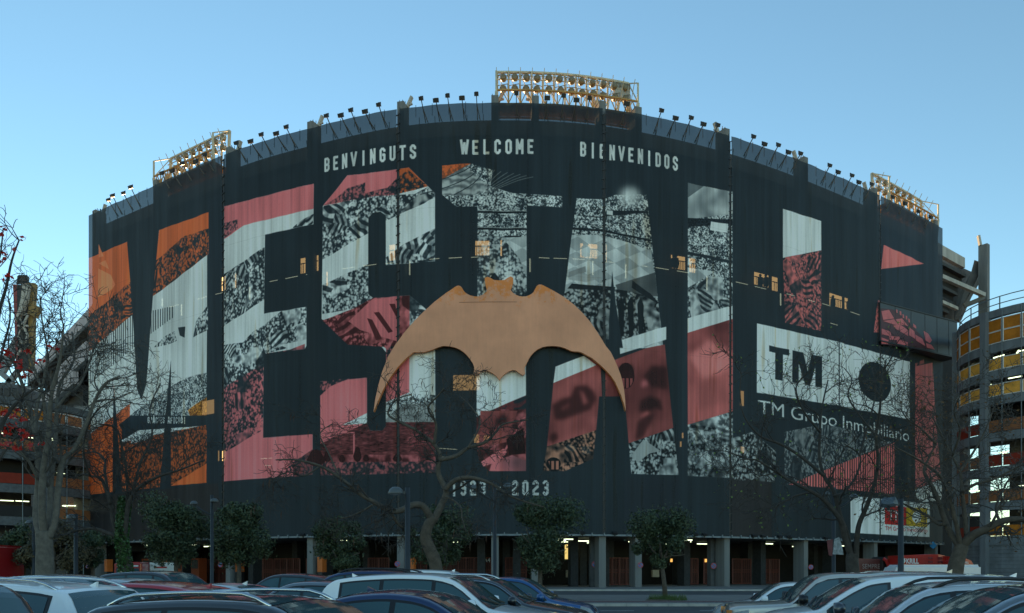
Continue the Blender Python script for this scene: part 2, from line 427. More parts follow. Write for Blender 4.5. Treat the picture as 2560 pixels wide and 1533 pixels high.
P(zM((1190,220),(1353,60),(1353,310),(1190,380)), PNK)
P(zM((732,235),(1057,208),(1057,455),(890,538),(1057,530),(732,672)), PNK)
P(zM((732,235),(940,212),(800,270),(732,335)), PNK*.9, CROWD)
P(zM((890,538),(1057,455),(1057,528)), WHITE)
P(zM((1190,420),(1353,330),(1535,300),(1535,395),(1300,385),(1190,500)), WHITE)
P(zM((1190,500),(1300,390),(1535,385),(1535,520),(1190,520)), WHITE*.72, FOLD, WHITE*.5)
P(zM((1330,360),(1400,325),(1535,330),(1535,385),(1330,388)), WHITE, CROWD)
P(zM((732,672),(1040,530),(1057,528),(1080,578),(1165,578),(1190,548),(1190,520),(1535,518),(1535,872),(732,892)), PNK*.95, GRASS, DRED*.35)
P(zM((960,588),(970,588),(970,750),(960,750)), PNK); P(zM((880,588),(970,588),(970,598),(870,598)), PNK)
P(zM((732,745),(1535,748),(1535,800),(732,800)), PNK*.8, BLOBS, DRED*.5)
P(zM((732,800),(1535,795),(1535,872),(732,892)), PNK*.75, CROWD, DARK*.9)
for cx, cy, hw, hh in ((990,745,28,55),(885,775,20,28),(700,770,60,60),(1050,770,20,25),(1270,770,30,30),(780,760,26,40)):
    P(zM(*[(cx + hw*math.cos(a)*(1+.2*math.sin(3*a)), cy + hh*math.sin(a)) for a in np.linspace(0, 6.28, 14)[:-1]]), DRED*.38)
# --- T
P(zC((70,325),(270,215),(420,260),(400,370),(560,420),(895,440),(895,517),(650,505),(650,715),(312,715),(312,510),(170,515),(70,430)), WHITE, FINE, DARK)
P(zC((70,230),(270,215),(70,325)), ORG*.95, np.clip(CROWD + .6, 0, 1))
P(zC((70,325),(230,240),(310,300),(400,380),(300,430),(190,440),(70,430)), WHITE*.85, np.clip(.75 + .3*np.sin(YY*.42 + N4) , 0, 1))
def stroke(pts, w, col, alpha=1.0):
    r = ras(pts, 1) if len(pts) > 1 else []
    for i in range(len(r) - 1):
        a, b = r[i], r[i+1]; d = b - a; L = np.hypot(*d)
        if L < 1e-6: continue
        n = np.array([-d[1], d[0]]) / L * w / 2; e = d / L * w * .3
        paint([a + n - e, b + n + e, b - n + e, a - n - e], col, alpha=alpha)
for k in range(9):
    x0 = 270 + k*38
    stroke(zC(*[(x0 + 0.0*t + (k-3)*(10*t*t), 215 + 28*k**.2 + t*42 + 8*k*0) for t in np.linspace(0,4.4,8)][:8]), 1.8, DARK)
for k in range(7):
    stroke(zC(*[(330 + k*8 + t*(25 + 9*k), 420 - t*(52 - 2*k) + 3*t*t) for t in np.linspace(0, 4, 7)]), 1.3, WHITE*.75, .6)
def pw(f, pts): return f(*pts)
for y in (545, 660):
    P(zC((312, y-4),(650,y+2),(650,y+14),(312,y+10)), DARK*.8); P(zC((312,y-10),(650,y-4),(650,y+1),(312,y-5)), WHITE*.7)
P(zC((312,715),(650,715),(650,1140),(312,1140)), WHITE*.95, CROWD)
P(zC((480,722),(650,716),(650,1000),(600,870),(540,790)), WHITE, PITCH, DARK)
P(zC((500,712),(612,712),(612,722),(500,722)), DARK*.8)
P(zC((400,1000),(430,965),(460,1000),(470,1140),(380,1140)), DARK*.9)
P(zN((312,0),(658,0),(658,332),(312,482)), WHITE)
P(zN((312,482),(658,332),(658,862),(400,862),(335,800),(312,700)), PNK*.8, BLOBS, DRED*.45)
P(zN((312,480),(658,332),(658,430),(460,430)), DRED*.8, FLAGS); P(zN((340,440),(600,440),(520,660),(320,700)), RED2*.72, SMOKE+.35, DRED*.6)
Q(zN((440,505),(500,455),(535,500),(520,540),(450,545)), DRED*.4)
P(zN((500,720),(645,480),(652,490),(515,725)), PNK*.9); P(zN((520,640),(640,560),(655,740),(540,750)), DRED*.35, CROWD, DRED*.2)
P(zN((340,800),(430,740),(500,705),(525,730),(480,790),(360,830)), PNK); P(zN((400,862),(420,800),(560,750),(658,790),(658,862)), PNK*.97, np.clip(SMOKE+.5,0,1))
# --- A
P(zC((993,455),(1180,462),(1260,430),(1475,430),(1585,1484),(1215,1484),(1310,1484),(1237,960),(1180,1484),(860,1484),(912,1095)), WHITE, FINE)
Aw = zC((1150,700),(960,705),(912,1095),(880,1484),(1590,1484),(1506,815),(1300,740))
P(Aw, WHITE*.97, PITCH, DARK)
P(zC((940,960),(1055,920),(1060,960),(935,1000)), WHITE*.6); P(zC((930,1010),(1010,970),(1170,1000),(1060,1030)), WHITE*.72)
P(zC((1260,1050),(1530,965),(1548,1130),(1290,1120)), WHITE*.48, SMOKE+.3)
c0 = cover(ras([(1574+26*math.cos(a), 490+22*math.sin(a)) for a in np.linspace(0,6.28,24)[:-1]], 2))
glow = np.zeros((IH, IW), np.float32); glow[c0[0]:c0[0]+c0[2].shape[0], c0[1]:c0[1]+c0[2].shape[1]] = c0[2]
glow = gblur(glow, 8); IMG[:] = IMG + (WHITE - IMG) * np.clip(glow * .95, 0, 1)[..., None]
P(zC((975,570),(1160,580),(1480,555),(1485,545),(1200,535),(1165,590)), DARK*.9); P(zC((1200,535),(1242,540),(1242,572),(1200,565)), WHITE)
P(zC((965,655),(1180,670),(1500,740),(1502,752),(1180,685),(965,670)), DARK*.85)
P(zC((965,680),(1180,695),(1506,765),(1508,815),(1300,742),(1150,705),(962,705)), WHITE*.9, FINE)
P(zC((905,1110),(1000,1060),(1200,1070),(1330,1090),(1545,1140),(1575,1340),(1285,1445),(1190,1484),(860,1484)), WHITE*.8, FLAGS, DARK*.7)
P(zC((960,1040),(1260,1065),(1250,1090),(930,1075)), DARK*.8); P(zC((1375,1020),(1500,1110),(1560,1180),(1540,1175),(1370,1070)), DARK*.8)
for dx, sc_ in ((1275,1.),(1340,.9),(1410,.85)):
    P(zC((dx,1180),(dx+25,1130),(dx+45,1190),(dx+40,1400),(dx+12,1410)), DARK*.7)
P(zN((215*1-0,0),(1215,0),(1260,90),(1310,45),(1500,-30),(1610,-70),(1640,30),(1700,560),(1360,670),(1340,340),(1170,340),(1145,580),(800,700),(865,130),(1060,55)) if 0 else zN((865,130),(1060,55),(1180,110),(1190,340),(1170,340),(1148,580),(805,690),(850,245)), RED2*.75, SMOKE+.35, DRED*.55)
P(zN((865,130),(1065,52),(1150,120),(850,245)), WHITE)
P(zN((1215,0),(1310,45),(1640,-60),(1640,-150),(1560,-130),(1215,-20)), WHITE)
P(zN((1255,92),(1500,0),(1630,-25),(1688,560),(1365,672),(1350,470),(1345,340),(1195,340),(1195,170)), RED2*.72, SMOKE+.3, DRED*.55)
Q(zN((860,500),(840,400),(900,360),(970,340),(1000,270),(1080,260),(1130,300),(1150,360),(1110,430),(1000,470),(920,500)), DRED*.42)
Q(zN((1030,290),(1060,310),(1095,380),(1060,400)), RED2*.8); Q(zN((905,420),(960,390),(965,400),(910,440)), RED2*.7)
Q(zN((815,640),(830,600),(870,590),(885,630),(850,665)), DRED*.4)
P(zN(*[(1355+62*math.cos(a), 195+92*math.sin(a)) for a in np.linspace(0,6.28,20)[:-1]]), DRED*.38)
P(zN(*[(1355+52*math.cos(a), 205+78*math.sin(a)) for a in np.linspace(0.1,3.04,14)]), RED2*.7, VSTR, DRED*.38)
Q(zN((1300,140),(1350,120),(1355,135),(1400,115),(1415,165),(1360,150),(1310,165)), DRED*.25)
Q(zN((1480,200),(1540,125),(1645,130),(1650,290),(1530,270)), DRED*.38); Q(zN((1465,240),(1495,215),(1520,260),(1465,278)), PNK*.9)
Q(zN((1450,440),(1460,370),(1520,335),(1600,360),(1615,440),(1560,420),(1500,450)), DRED*.35); Q(zN((1460,480),(1510,440),(1525,470),(1470,495)), RED2)
Q(zN((1420,650),(1440,520),(1500,470),(1560,460),(1510,560),(1480,620)), DRED*.45)
P(zN((805,690),(1148,575),(1128,775),(930,862),(775,862)), np.array([.80,.55,.45]), FLAGS, DARK*.5)
P(zN(*[(850+52*math.cos(a), 810+45*math.sin(a)) for a in np.linspace(0,6.28,18)[:-1]]), DARK*.5); P(zN((815,790),(890,790),(895,850),(830,850)), np.array([.8,.5,.42]), VSTR, DARK*.5)
for q in (((925,700),(960,670),(1015,700),(1000,725),(945,720)),((1040,690),(1105,685),(1110,740),(1055,745))):
    P(zN(*q), np.array([.86,.62,.5]), FLAGS)
P(zN((1365,672),(1688,560),(1725,890),(1390,882)), WHITE*.85, FLAGS, DARK*.7)
P(zN((1390,760),(1480,640),(1600,720),(1520,740),(1440,800)), WHITE*.72); P(zN((1560,640),(1620,690),(1600,715)), WHITE*.7)
P(zC((1237,955),(1262,1180),(1310,1484),(1215,1484),(1215,1300)), DARK); P(zN((1213,-60),(1310,-60),(1315,45),(1218,40)), DARK)
P([(1693,700),(1718,690),(1718,1195),(1700,1195)], DARK); P(zN((1170,340),(1345,340),(1395,890),(1130,890)), DARK)
# --- first L
P(zD((218,350),(525,410),(525,1480),(218,1480)), WHITE*.97, FINE)
P(zD((218,350),(525,410),(525,560),(218,600)), WHITE, np.clip(.55 + YY*0 + .1*N9 + np.clip((XX - XX.min())*0, 0, 1), 0, 1) + .15)
P(zD((218,350),(330,370),(218,450)), DARK, alpha=.6)
P(zD((218,590),(525,600),(525,640),(218,650)), DARK, FINE, DARK*.7); P(zD((375,615),(495,630),(490,692),(368,675)), WHITE)
P(zD((218,820),(525,885),(525,905),(218,840)), DARK); P(zD((218,930),(400,960),(220,1070)), WHITE, PITCH)
P(zD((218,1080),(380,990),(525,1000),(525,1200),(218,1285)), WHITE*.9, FLAGS)
P(zD((218,1278),(525,1190),(525,1290),(218,1380)), WHITE)
lf = [(1719,832),(1832,797),(1832,1030),(1719,1065)]
P(lf, RED2*.85, np.clip(SMOKE*1.1+.3,0,1), DRED*.5); Q([(1722,890),(1770,850),(1826,880),(1826,920),(1760,950)], np.minimum(RED2*1.12,1), 6); Q([(1735,960),(1800,940),(1822,1000),(1740,1030)], RED2*.72, 8)
P([(1719,1062),(1832,1028),(1832,1195),(1719,1190)], WHITE*.8, FOLD, DARK*.7); P([(1719,1062),(1832,1028),(1832,1195),(1719,1190)], WHITE, FLAGS, DARK*.8, .55)
P([(1832,1095),(1880,1080),(1940,1130),(1935,1205),(1832,1200)], WHITE*.8, FLAGS, DARK*.7)
# --- second L
P(zD((870,527),(1135,610),(1135,812),(870,865)), WHITE)
P(zD((870,865),(1135,812),(1135,1365),(885,1312)), RED2*.95, FLAGS)
P([(1960,1080),(2060,1060),(2170,1085),(2150,1150),(1960,1215)], WHITE*.7, FLAGS, DARK, .8)
P(zR((390,1340),(1180,1025),(1180,1412)), RED2, VSTR, DARK*.9); P(zR((940,990),(1170,1020),(940,1115)), WHITE*.8, FLAGS)
# --- last A
P(zD((1562,775),(1757,862),(1840,905),(1757,915),(1545,942)), RED2*1.0); P(zD((1525,1150),(1535,1160),(1535,1380),(1497,1375)), RED2*.9, CROWD+.3)
P(zR((1330,462),(1455,435),(1520,1300),(1330,1372)), RED2*.92); P(zR((1330,440),(1390,410),(1395,440),(1330,462)), RED2*.8, FLAGS)
P(zR((1330,1380),(1525,1300),(1525,1458),(1390,1470),(1325,1440)), WHITE*.95)
# --- sponsor panel
P(zR((155,143),(757,280),(757,755),(155,657)), WHITE); P(zR((765,283),(1290,428),(1290,857),(765,757)), WHITE)
P(zR((242,308),(392,338),(392,383),(348,375),(346,570),(288,560),(290,363),(242,352)), DARK)
P(zR((417,343),(497,360),(530,500),(562,373),(638,390),(637,620),(590,612),(590,470),(548,605),(510,598),(465,440),(465,590),(417,580)), DARK)
P(zR(*[(1030+119*math.cos(a)+10*math.sin(a), 578+148*math.sin(a)+14*math.cos(a)) for a in np.linspace(0, 2*math.pi, 33)[:-1]]), DARK)
def words(txt, p0, p1, hpx, col, bold=0.02):
    """lettering in the built-in font along a baseline between two photo pixels"""
    v, t = text_tris(txt, bold); mn = v.min(0); mx = v.max(0); wi = mx[0] - mn[0]
    s0, z0 = sz(*p0); s1, z1 = sz(*p1); _, zt = sz(p0[0], p0[1] - hpx); h = (zt - z0)
    capv = text_tris("T", bold)[0]; ch = capv[:, 1].max() - capv[:, 1].min()
    S = (s0 + (v[:, 0] - mn[0]) / wi * (s1 - s0)) * RES; Z = (z0 + (v[:, 0] - mn[0]) / wi * (z1 - z0) + v[:, 1] / ch * h - ZB) * RES
    pts = np.stack([S, Z], 1)
    x0, x1 = int(S.min()) - 1, int(S.max()) + 2; y0, y1 = int(Z.min()) - 1, int(Z.max()) + 2
    cv = np.zeros((IH, IW), np.float32)
    for q in t:
        c = cover(pts[q])
        if c: cv[c[0]:c[0]+c[2].shape[0], c[1]:c[1]+c[2].shape[1]] += c[2]
    cv = np.clip(cv, 0, 1)[..., None]; IMG[:] = IMG * (1 - cv) + col * cv
words("TM Grupo Inmobiliario", (1895, 1033), (2272, 1104), 33, WHITE*.95, 0)
# --- lower sponsor sign: white sheet, red and yellow squares (its printed code is left blank)
P(zQ((845,145),(1590,225),(1590,537),(850,497)), WHITE)
P(zQ((1170,235),(1370,257),(1370,430),(1170,415)), np.array([.80,.17,.17])); P(zQ((1370,257),(1567,266),(1567,444),(1370,430)), np.array([.86,.70,.12]))
P(zQ(*[(1470+45*math.cos(a), 350+57*math.sin(a)) for a in np.linspace(0, 2*math.pi, 25)[:-1]]), WHITE)
words("TM", (1900+1197/3.756, 1200+375/3.756), (1900+1345/3.756, 1200+384/3.756), 25, WHITE, 0)
words("TM Grupo Inmobiliario", (1900+1172/3.756, 1200+472/3.756), (1900+1570/3.756, 1200+493/3.756), 10, np.array([.78,.15,.16]), 0)
# --- condensed octagonal lettering
a_, b_, o_, t_, c_ = .75, 3.25, .75, 7.25, .8; M_ = 4.0
GL = {
 'O': [[(a_+c_,o_),(b_-c_,o_),(b_,o_+c_),(b_,t_-c_),(b_-c_,t_),(a_+c_,t_),(a_,t_-c_),(a_,o_+c_),(a_+c_,o_)]],
 'B': [[(a_,o_),(b_-c_,o_),(b_,o_+c_),(b_,M_-c_),(b_-c_*.7,M_),(a_,M_)],[(b_-c_*.7,M_),(b_,M_+c_),(b_,t_-c_),(b_-c_,t_),(a_,t_),(a_,o_)]],
 'E': [[(b_,o_),(a_,o_),(a_,t_),(b_,t_)],[(a_,M_),(b_-.5,M_)]], 'L': [[(b_,o_),(a_,o_),(a_,t_+.6)]],
 'N': [[(a_,.1),(a_,t_+.5),(b_,.4),(b_,t_+.6)]], 'V': [[(.4,t_+.6),(2,.6),(3.6,t_+.6)]], 'I': [[(2,.1),(2,t_+.6)]],
 'G': [[(b_,t_-1.3),(b_,t_-c_),(b_-c_,t_),(a_+c_,t_),(a_,t_-c_),(a_,o_+c_),(a_+c_,o_),(b_-c_,o_),(b_,o_+c_),(b_,M_),(2.2,M_)]],
 'U': [[(a_,t_+.6),(a_,o_+c_),(a_+c_,o_),(b_-c_,o_),(b_,o_+c_),(b_,t_+.6)]], 'T': [[(2,.1),(2,t_)],[(.2,t_),(3.8,t_)]],
 'S': [[(b_,t_-1.5),(b_,t_-c_),(b_-c_,t_),(a_+c_,t_),(a_,t_-c_),(a_,M_+.9),(b_,M_-.9),(b_,o_+c_),(b_-c_,o_),(a_+c_,o_),(a_,o_+c_),(a_,o_+1.5)]],
 'W': [[(0,t_+.6),(1.0,.6),(2,t_-1),(3.0,.6),(4,t_+.6)]], 'C': [[(b_,t_-1.6),(b_,t_-c_),(b_-c_,t_),(a_+c_,t_),(a_,t_-c_),(a_,o_+c_),(a_+c_,o_),(b_-c_,o_),(b_,o_+c_),(b_,o_+1.6)]],
 'M': [[(.4,.1),(.4,t_+.3),(2,2.6),(3.6,t_+.3),(3.6,.1)]], 'D': [[(a_,o_),(b_-c_,o_),(b_,o_+c_),(b_,t_-c_),(b_-c_,t_),(a_,t_),(a_,o_)]],
 '1': [[(1.2,t_-.9),(2.2,t_-.1),(2.2,.1)]], '-': [[(1.0,M_),(3.0,M_)]], '!': [[(2,2.4),(2,t_+.6)],[(2,.1),(2,1.2)]],
 '9': [[(b_,M_),(a_+c_,M_),(a_,M_+c_),(a_,t_-c_),(a_+c_,t_),(b_-c_,t_),(b_,t_-c_),(b_,o_+c_),(b_-c_,o_),(a_+c_,o_),(a_,o_+c_)]],
 '2': [[(a_,t_-1.2),(a_,t_-c_),(a_+c_,t_),(b_-c_,t_),(b_,t_-c_),(b_,M_+.6),(a_,M_-1.4),(a_,o_),(b_+.5,o_)]],
 '3': [[(a_,t_-c_),(a_+c_,t_),(b_-c_,t_),(b_,t_-c_),(b_,M_+c_),(b_-c_,M_),(1.6,M_)],[(b_-c_,M_),(b_,M_-c_),(b_,o_+c_),(b_-c_,o_),(a_+c_,o_),(a_,o_+c_)]],
 'R': [[(a_,.1),(a_,t_),(b_-c_,t_),(b_,t_-c_),(b_,M_+c_),(b_-c_,M_),(a_,M_)],[(2.2,M_),(b_,.1)]], 'F': [[(a_,.1),(a_,t_),(b_,t_)],[(a_,M_),(b_-.5,M_)]],
 'A': [[(.5,.1),(1.7,t_+.4),(2.3,t_+.4),(3.5,.1)],[(1.1,2.4),(2.9,2.4)]], ' ': [] }
GL['0'] = GL['O']; GL['À'] = GL['A'] + [[(1.4,9.6),(2.2,8.8)]]; GL['Ó'] = GL['O'] + [[(1.8,8.8),(2.6,9.6)]]
def octo(txt, p0, p1, hpx, col, gap=2.6, w=1.5):
    s0, z0 = sz(*p0); s1, z1 = sz(*p1); _, zt = sz(p0[0], p0[1] - hpx); _, zt1 = sz(p1[0], p1[1] - hpx)
    h = ((zt - z0) + (zt1 - z1)) / 2 / 8; n = len(txt); step = 4 + gap; ux = (s1 - s0) / (n * step - gap)
    acc = np.zeros((IH, IW), np.float32); box = []
    for i, ch in enumerate(txt):
        for line in GL[ch]:
            for k in range(len(line) - 1):
                q = []
                a = np.array(line[k], float); b = np.array(line[k+1], float); d = b - a; L = np.hypot(*d)
                if L == 0: continue
                nn = np.array([-d[1], d[0]]) / L * w / 2; e = d / L * w * .28
                for c in (a + nn - e, b + nn + e, b - nn + e, a - nn - e):
                    u = s0 + (i * step + c[0]) * ux
                    q.append((u * RES, (z0 + (z1 - z0) * (u - s0) / (s1 - s0) + c[1] * h - ZB) * RES))
                c = cover(q)
                if c: 
                    sl = (slice(c[0], c[0]+c[2].shape[0]), slice(c[1], c[1]+c[2].shape[1])); acc[sl] = np.maximum(acc[sl], c[2])
    IMG[:] = IMG * (1 - acc[..., None]) + col * acc[..., None]
octo("BENVINGUTS", (811, 430.5), (1040, 396), 36, WHITE*.97)
octo("WELCOME", (1153, 387.5), (1335, 384.5), 37, WHITE*.97)
octo("BIENVENIDOS", (1450, 391), (1695, 427), 36.5, WHITE*.97)
octo("1923", (1127, 1240), (1214, 1239), 38, WHITE*.86, 2.4); octo("-", (1240, 1239), (1254, 1239), 38, WHITE*.86); octo("2023", (1280, 1239), (1372, 1239), 38, WHITE*.86, 2.4)
octo("GRÀCIES AFICIÓ!", (370, 1058), (464, 1059), 16, WHITE*.95, 1.0)
# rain streaks, seams and grime of a sheet that has hung for years, and painted sky sheen
streaks = nz(1.2, 60); streaks2 = nz(5, 90)
for pts, al, c in (([(222,1243),(545,1208),(558,1350),(222,1360)], .55, (.225,.185,.180)), ([(1829,1190),(1928,1195),(1930,1348),(1829,1344)], .5, (.25,.19,.18)), ([(1560,1195),(1700,1195),(1700,1345),(1560,1345)], .25, (.17,.17,.21)), ([(563,300),(1000,230),(1510,230),(1825,300),(2200,430),(2200,640),(1825,560),(1510,500),(1000,500),(563,560)], .18, (.16,.21,.25)), ([(2202,450),(2356,540),(2356,790),(2202,770)], .45, (.17,.225,.285)), ([(520,500),(558,480),(558,1200),(520,1205)], .3, (.17,.215,.26))):  # brown sheet tints; the upper bluish patches paint in sky sheen
    r0 = ras(pts); c0 = cover(r0)
    if c0: sl = (slice(c0[0], c0[0]+c0[2].shape[0]), slice(c0[1], c0[1]+c0[2].shape[1])); lum = IMG[sl].mean(2, keepdims=True); k = c0[2][..., None] * al * np.clip((.36 - lum) / .12, 0, 1); IMG[sl] = IMG[sl] * (1 - k) + np.array(c, np.float32) * k
IMG *= (1 + .028 * streaks + .040 * streaks2 + .02 * N30)[..., None]
stain = np.clip(nz(3, 45) - 1.1, 0, 1) * np.clip(.5 + .5 * N30, 0, 1); IMG *= 1 - stain[..., None] * np.array([.10, .15, .22], np.float32)
for zz in (9.5, 16.0, 22.3, 28.7, 35.0):
    r_ = int((zz - ZB) * RES); IMG[r_:r_+1] = IMG[r_:r_+1] * .90 + .012
IMG *= (1 + .010 * nz(.6, .6))[..., None]
for xs in (300, 455, 670, 845, 1075, 1155, 1380, 1430, 1615, 1665, 1725, 1920, 1975, 2060, 2115, 2275):
    i = int(s_of(xs) * RES); IMG[:, max(0, i):i+2] = IMG[:, max(0, i):i+2] * .93 + .018
IMG = np.clip(IMG, 0, 1)
pimg = bpy.data.images.new("banner_print", IW, IH, alpha=False)
pix = np.ones((IH, IW, 4), np.float32); pix[..., :3] = IMG
pimg.pixels.foreach_set(pix.ravel()); pimg.pack(); pimg.update()
def banner_material():
    m = bpy.data.materials.new("printed_mesh"); m.use_nodes = True; nt = m.node_tree; p = nt.nodes["Principled BSDF"]
    im = nt.nodes.new("ShaderNodeTexImage"); im.image = pimg; im.extension = 'EXTEND'
    p.inputs["Roughness"].default_value = .6; p.inputs["Specular IOR Level"].default_value = .22
    nt.links.new(im.outputs[0], p.inputs["Base Color"])
    tc = nt.nodes.new("ShaderNodeTexCoord"); mp = nt.nodes.new("ShaderNodeMapping"); mp.inputs["Scale"].default_value = (.5, .5, .12)
    n = nt.nodes.new("ShaderNodeTexNoise"); n.inputs["Scale"].default_value = 1.3; n.inputs["Detail"].default_value = 4
    b = nt.nodes.new("ShaderNodeBump"); b.inputs["Strength"].default_value = .6; b.inputs["Distance"].default_value = .12
    nt.links.new(tc.outputs["Object"], mp.inputs[0]); nt.links.new(mp.outputs[0], n.inputs["Vector"]); nt.links.new(n.outputs[0], b.inputs["Height"])
    nt.links.new(b.outputs[0], p.inputs["Normal"])
    t = nt.nodes.new("ShaderNodeBsdfTransparent"); mx = nt.nodes.new("ShaderNodeMixShader"); mx.inputs[0].default_value = .11
    nt.links.new(p.outputs[0], mx.inputs[1]); nt.links.new(t.outputs[0], mx.inputs[2]); nt.links.new(mx.outputs[0], nt.nodes["Material Output"].inputs[0])
    return m
BANNER = banner_material()
# ------------------------------------------------------------------ the ground, road, pavements
ASPH = mat("asphalt", (0.055, 0.056, 0.058), 0.92, var=0.3, scale=.6, bump=.2)
ROADM = mat("road_asphalt", (0.060, 0.066, 0.072), 0.9, var=.25, scale=.4)
PAVE = mat("paving", (0.19, 0.185, 0.175), .9, var=.2, scale=.7)
CYCLE = mat("cycle_path_red", (0.15, 0.075, 0.075), .9, var=.2)
PAINTW = mat("road_paint", (0.62, 0.62, 0.60), .7, var=.25, scale=4)
MB().quad((-900, -300, 0), (900, -300, 0), (900, 1500, 0), (-900, 1500, 0)).build("ground", ASPH, kind="structure")
def sheet(name, x0, x1, y0, y1, z, m): return MB().quad((x0, y0, z), (x1, y0, z), (x1, y1, z), (x0, y1, z)).build(name, m, kind="structure")
sheet("road", -150, 150, 24, 36.0, .004, ROADM)
for i, x in enumerate(np.arange(-40, 60, 6.0)):
    sheet("lane_marking", x, x + 3.2, 32.3, 32.48, .008, PAINTW)
pav = MB().box((0, 43.3, .06), (300, 13.0, .12)).build("pavement", PAVE, kind="structure")
sheet("cycle_path", -150, 150, 38.2, 40.0, .124, CYCLE)
for y in (38.25, 39.9): sheet("cycle_path_line", -150, 150, y, y + .09, .128, PAINTW)
kst = MB().box((0, 0, 0), (.98, .3, .14)).mesh("kerb_stone", CONC_PALE)
for i in range(60):
    inst("kerb_stone", kst, pav, (-12 + i * 1.0, 36.63, .065), (0, 0, 0))
sheet("service_road", -150, 150, 49.9, 63.0, .004, ROADM)
fore = MB().box((0, 84, .06), (300, 41.5, .12)).build("forecourt", PAVE, kind="structure")
sheet("forecourt_edge_line", -150, 150, 63.0, 63.35, .010, PAINTW)
for i in range(40):
    inst("kerb_stone", kst, fore, (-10 + i * 1.0, 63.1, .065), (0, 0, 0))

# ------------------------------------------------------------------ the stadium
stad = empty("stadium", (0, 75, 0), label="huge curved concrete football stadium wrapped in dark printed banners", cat="stadium")
stad.location = (0, 0, 0)
SE2 = float(s_of(2440))
ring(MB(), 0.0, SEND, ZB + .05, 42.7, -2.6, -1.95, 80).build("rear_wall", VOID, stad)
ring(MB(), 0.0, SE2, 42.2, 43.55, -1.9, -1.35, 80).build("parapet", CONC_PALE, stad)
ring(MB(), 0.0, SEND, 38.6, 41.3, -1.85, -1.4, 70).build("upper_band", CONC_DARK, stad)
for zz in (33.2, 27.5, 21.8, 16.0, 10.4):
    ring(MB(), 0.0, SEND, zz, zz + .9, -1.9, -1.45, 60).build("floor_band", CONC_DARK, stad)
# stand mass behind the wall, rising to the rim (what keeps the street in shade)
ring(MB(), -4, SEND + 6, 5.2, 41.0, -14, -2.65, 40).build("stand_body", CONC_DARK, stad)
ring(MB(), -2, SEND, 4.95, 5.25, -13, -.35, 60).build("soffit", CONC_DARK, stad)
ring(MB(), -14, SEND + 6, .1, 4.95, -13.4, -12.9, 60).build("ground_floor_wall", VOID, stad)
# pillars: one concrete fin from the ground to above the rim at every bay
PIL = [228, 381, 564, 770, 998, 1237, 1339, 1509, 1600, 1823, 2021, 2196, 2348]
pm = MB().box((0, 0, 0), (.66, 1.35, 1)).mesh("pillar", CONC)
for x in PIL:
    s = float(s_of(x)); a = fang(s); zt = 45.25 if x not in (228,) else 45.0
    p = F3(s, zt / 2, -.98); inst("pillar", pm, stad, p, (0, 0, a), (1, 1, zt))
    # rebar ends and a cowl horn on the pillar head
    for k in range(4):
        q = F3(s + (-.25 + .16 * k), zt, -.7 - .25 * (k % 2)); MB().bar(q, q + Vector((0, 0, .35)), .05).build("rebar", BLACK, stad)
    q = F3(s, zt, -1.3); side = -1 if x > 1280 else 1
    t = Vector((math.cos(a), math.sin(a), 0)) * side
    MB().bar(q + t * .3, q + t * .75 + Vector((0, 0, .9)), .34, .22).bar(q + t * .1 + Vector((0, 0, .1)), q + t * .8 + Vector((0, 0, .25)), .16).build("siren_horn", CONC_PALE, stad)
# inner row of columns, ceiling lights, gates under the stand
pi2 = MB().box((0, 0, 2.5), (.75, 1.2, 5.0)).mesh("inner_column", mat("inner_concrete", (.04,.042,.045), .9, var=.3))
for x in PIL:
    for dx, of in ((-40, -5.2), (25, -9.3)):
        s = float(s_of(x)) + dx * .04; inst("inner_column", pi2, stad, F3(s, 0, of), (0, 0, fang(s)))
lt = MB().box((0, 0, 0), (1.45, .12, .09)).mesh("ceiling_lamp", TUBE)
rr = random.Random(5)
for s in np.arange(2, SEND - 1, 3.3):
    for of in (-2.4, -6.4, -10.3):
        if rr.random() < (.14 if s < 58 else .34):
            inst("ceiling_lamp", lt, stad, F3(s + rr.uniform(-.6, .6), 4.72 - .1 * rr.random(), of + rr.uniform(-.5, .5)), (0, 0, fang(s)))
def gate(x0, x1, of, leaves, zt=3.0):
    s0, s1 = float(s_of(x0)), float(s_of(x1)); g = None
    bk = MB(); fr = MB()
    bk.quad(F3(s0, .14, of), F3(s1, .14, of), F3(s1, zt, of), F3(s0, zt, of))
    gt = bk.build("gate", GATE_D, stad)
    for k in range(leaves + 1):
        s = s0 + (s1 - s0) * k / leaves; fr.bar(F3(s, .14, of + .05), F3(s, zt, of + .05), .13)
    for z in (.22, 1.5, 1.75, zt): fr.bar(F3(s0, z, of + .05), F3(s1, z, of + .05), .1)
    fr.build("gate_frame", GATE, gt)
    sm = MB()
    for k in range(int((s1 - s0) / .32)):
        s = s0 + (k + .5) * .32; sm.bar(F3(s, .2, of + .03), F3(s, zt, of + .03), .035)
    sm.build("gate_bars", GATE, gt)
for x0, x1, n in ((250, 330, 4), (345, 420, 4), (470, 520, 2), (525, 600, 4), (620, 690, 3), (800, 860, 2), (905, 985, 4), (1050, 1215, 6), (1262, 1330, 2), (1580, 1715, 6), (1832, 1888, 3), (1905, 1960, 3), (1985, 2035, 2), (2060, 2110, 2)):
    gate(x0, x1, -8.6, n)
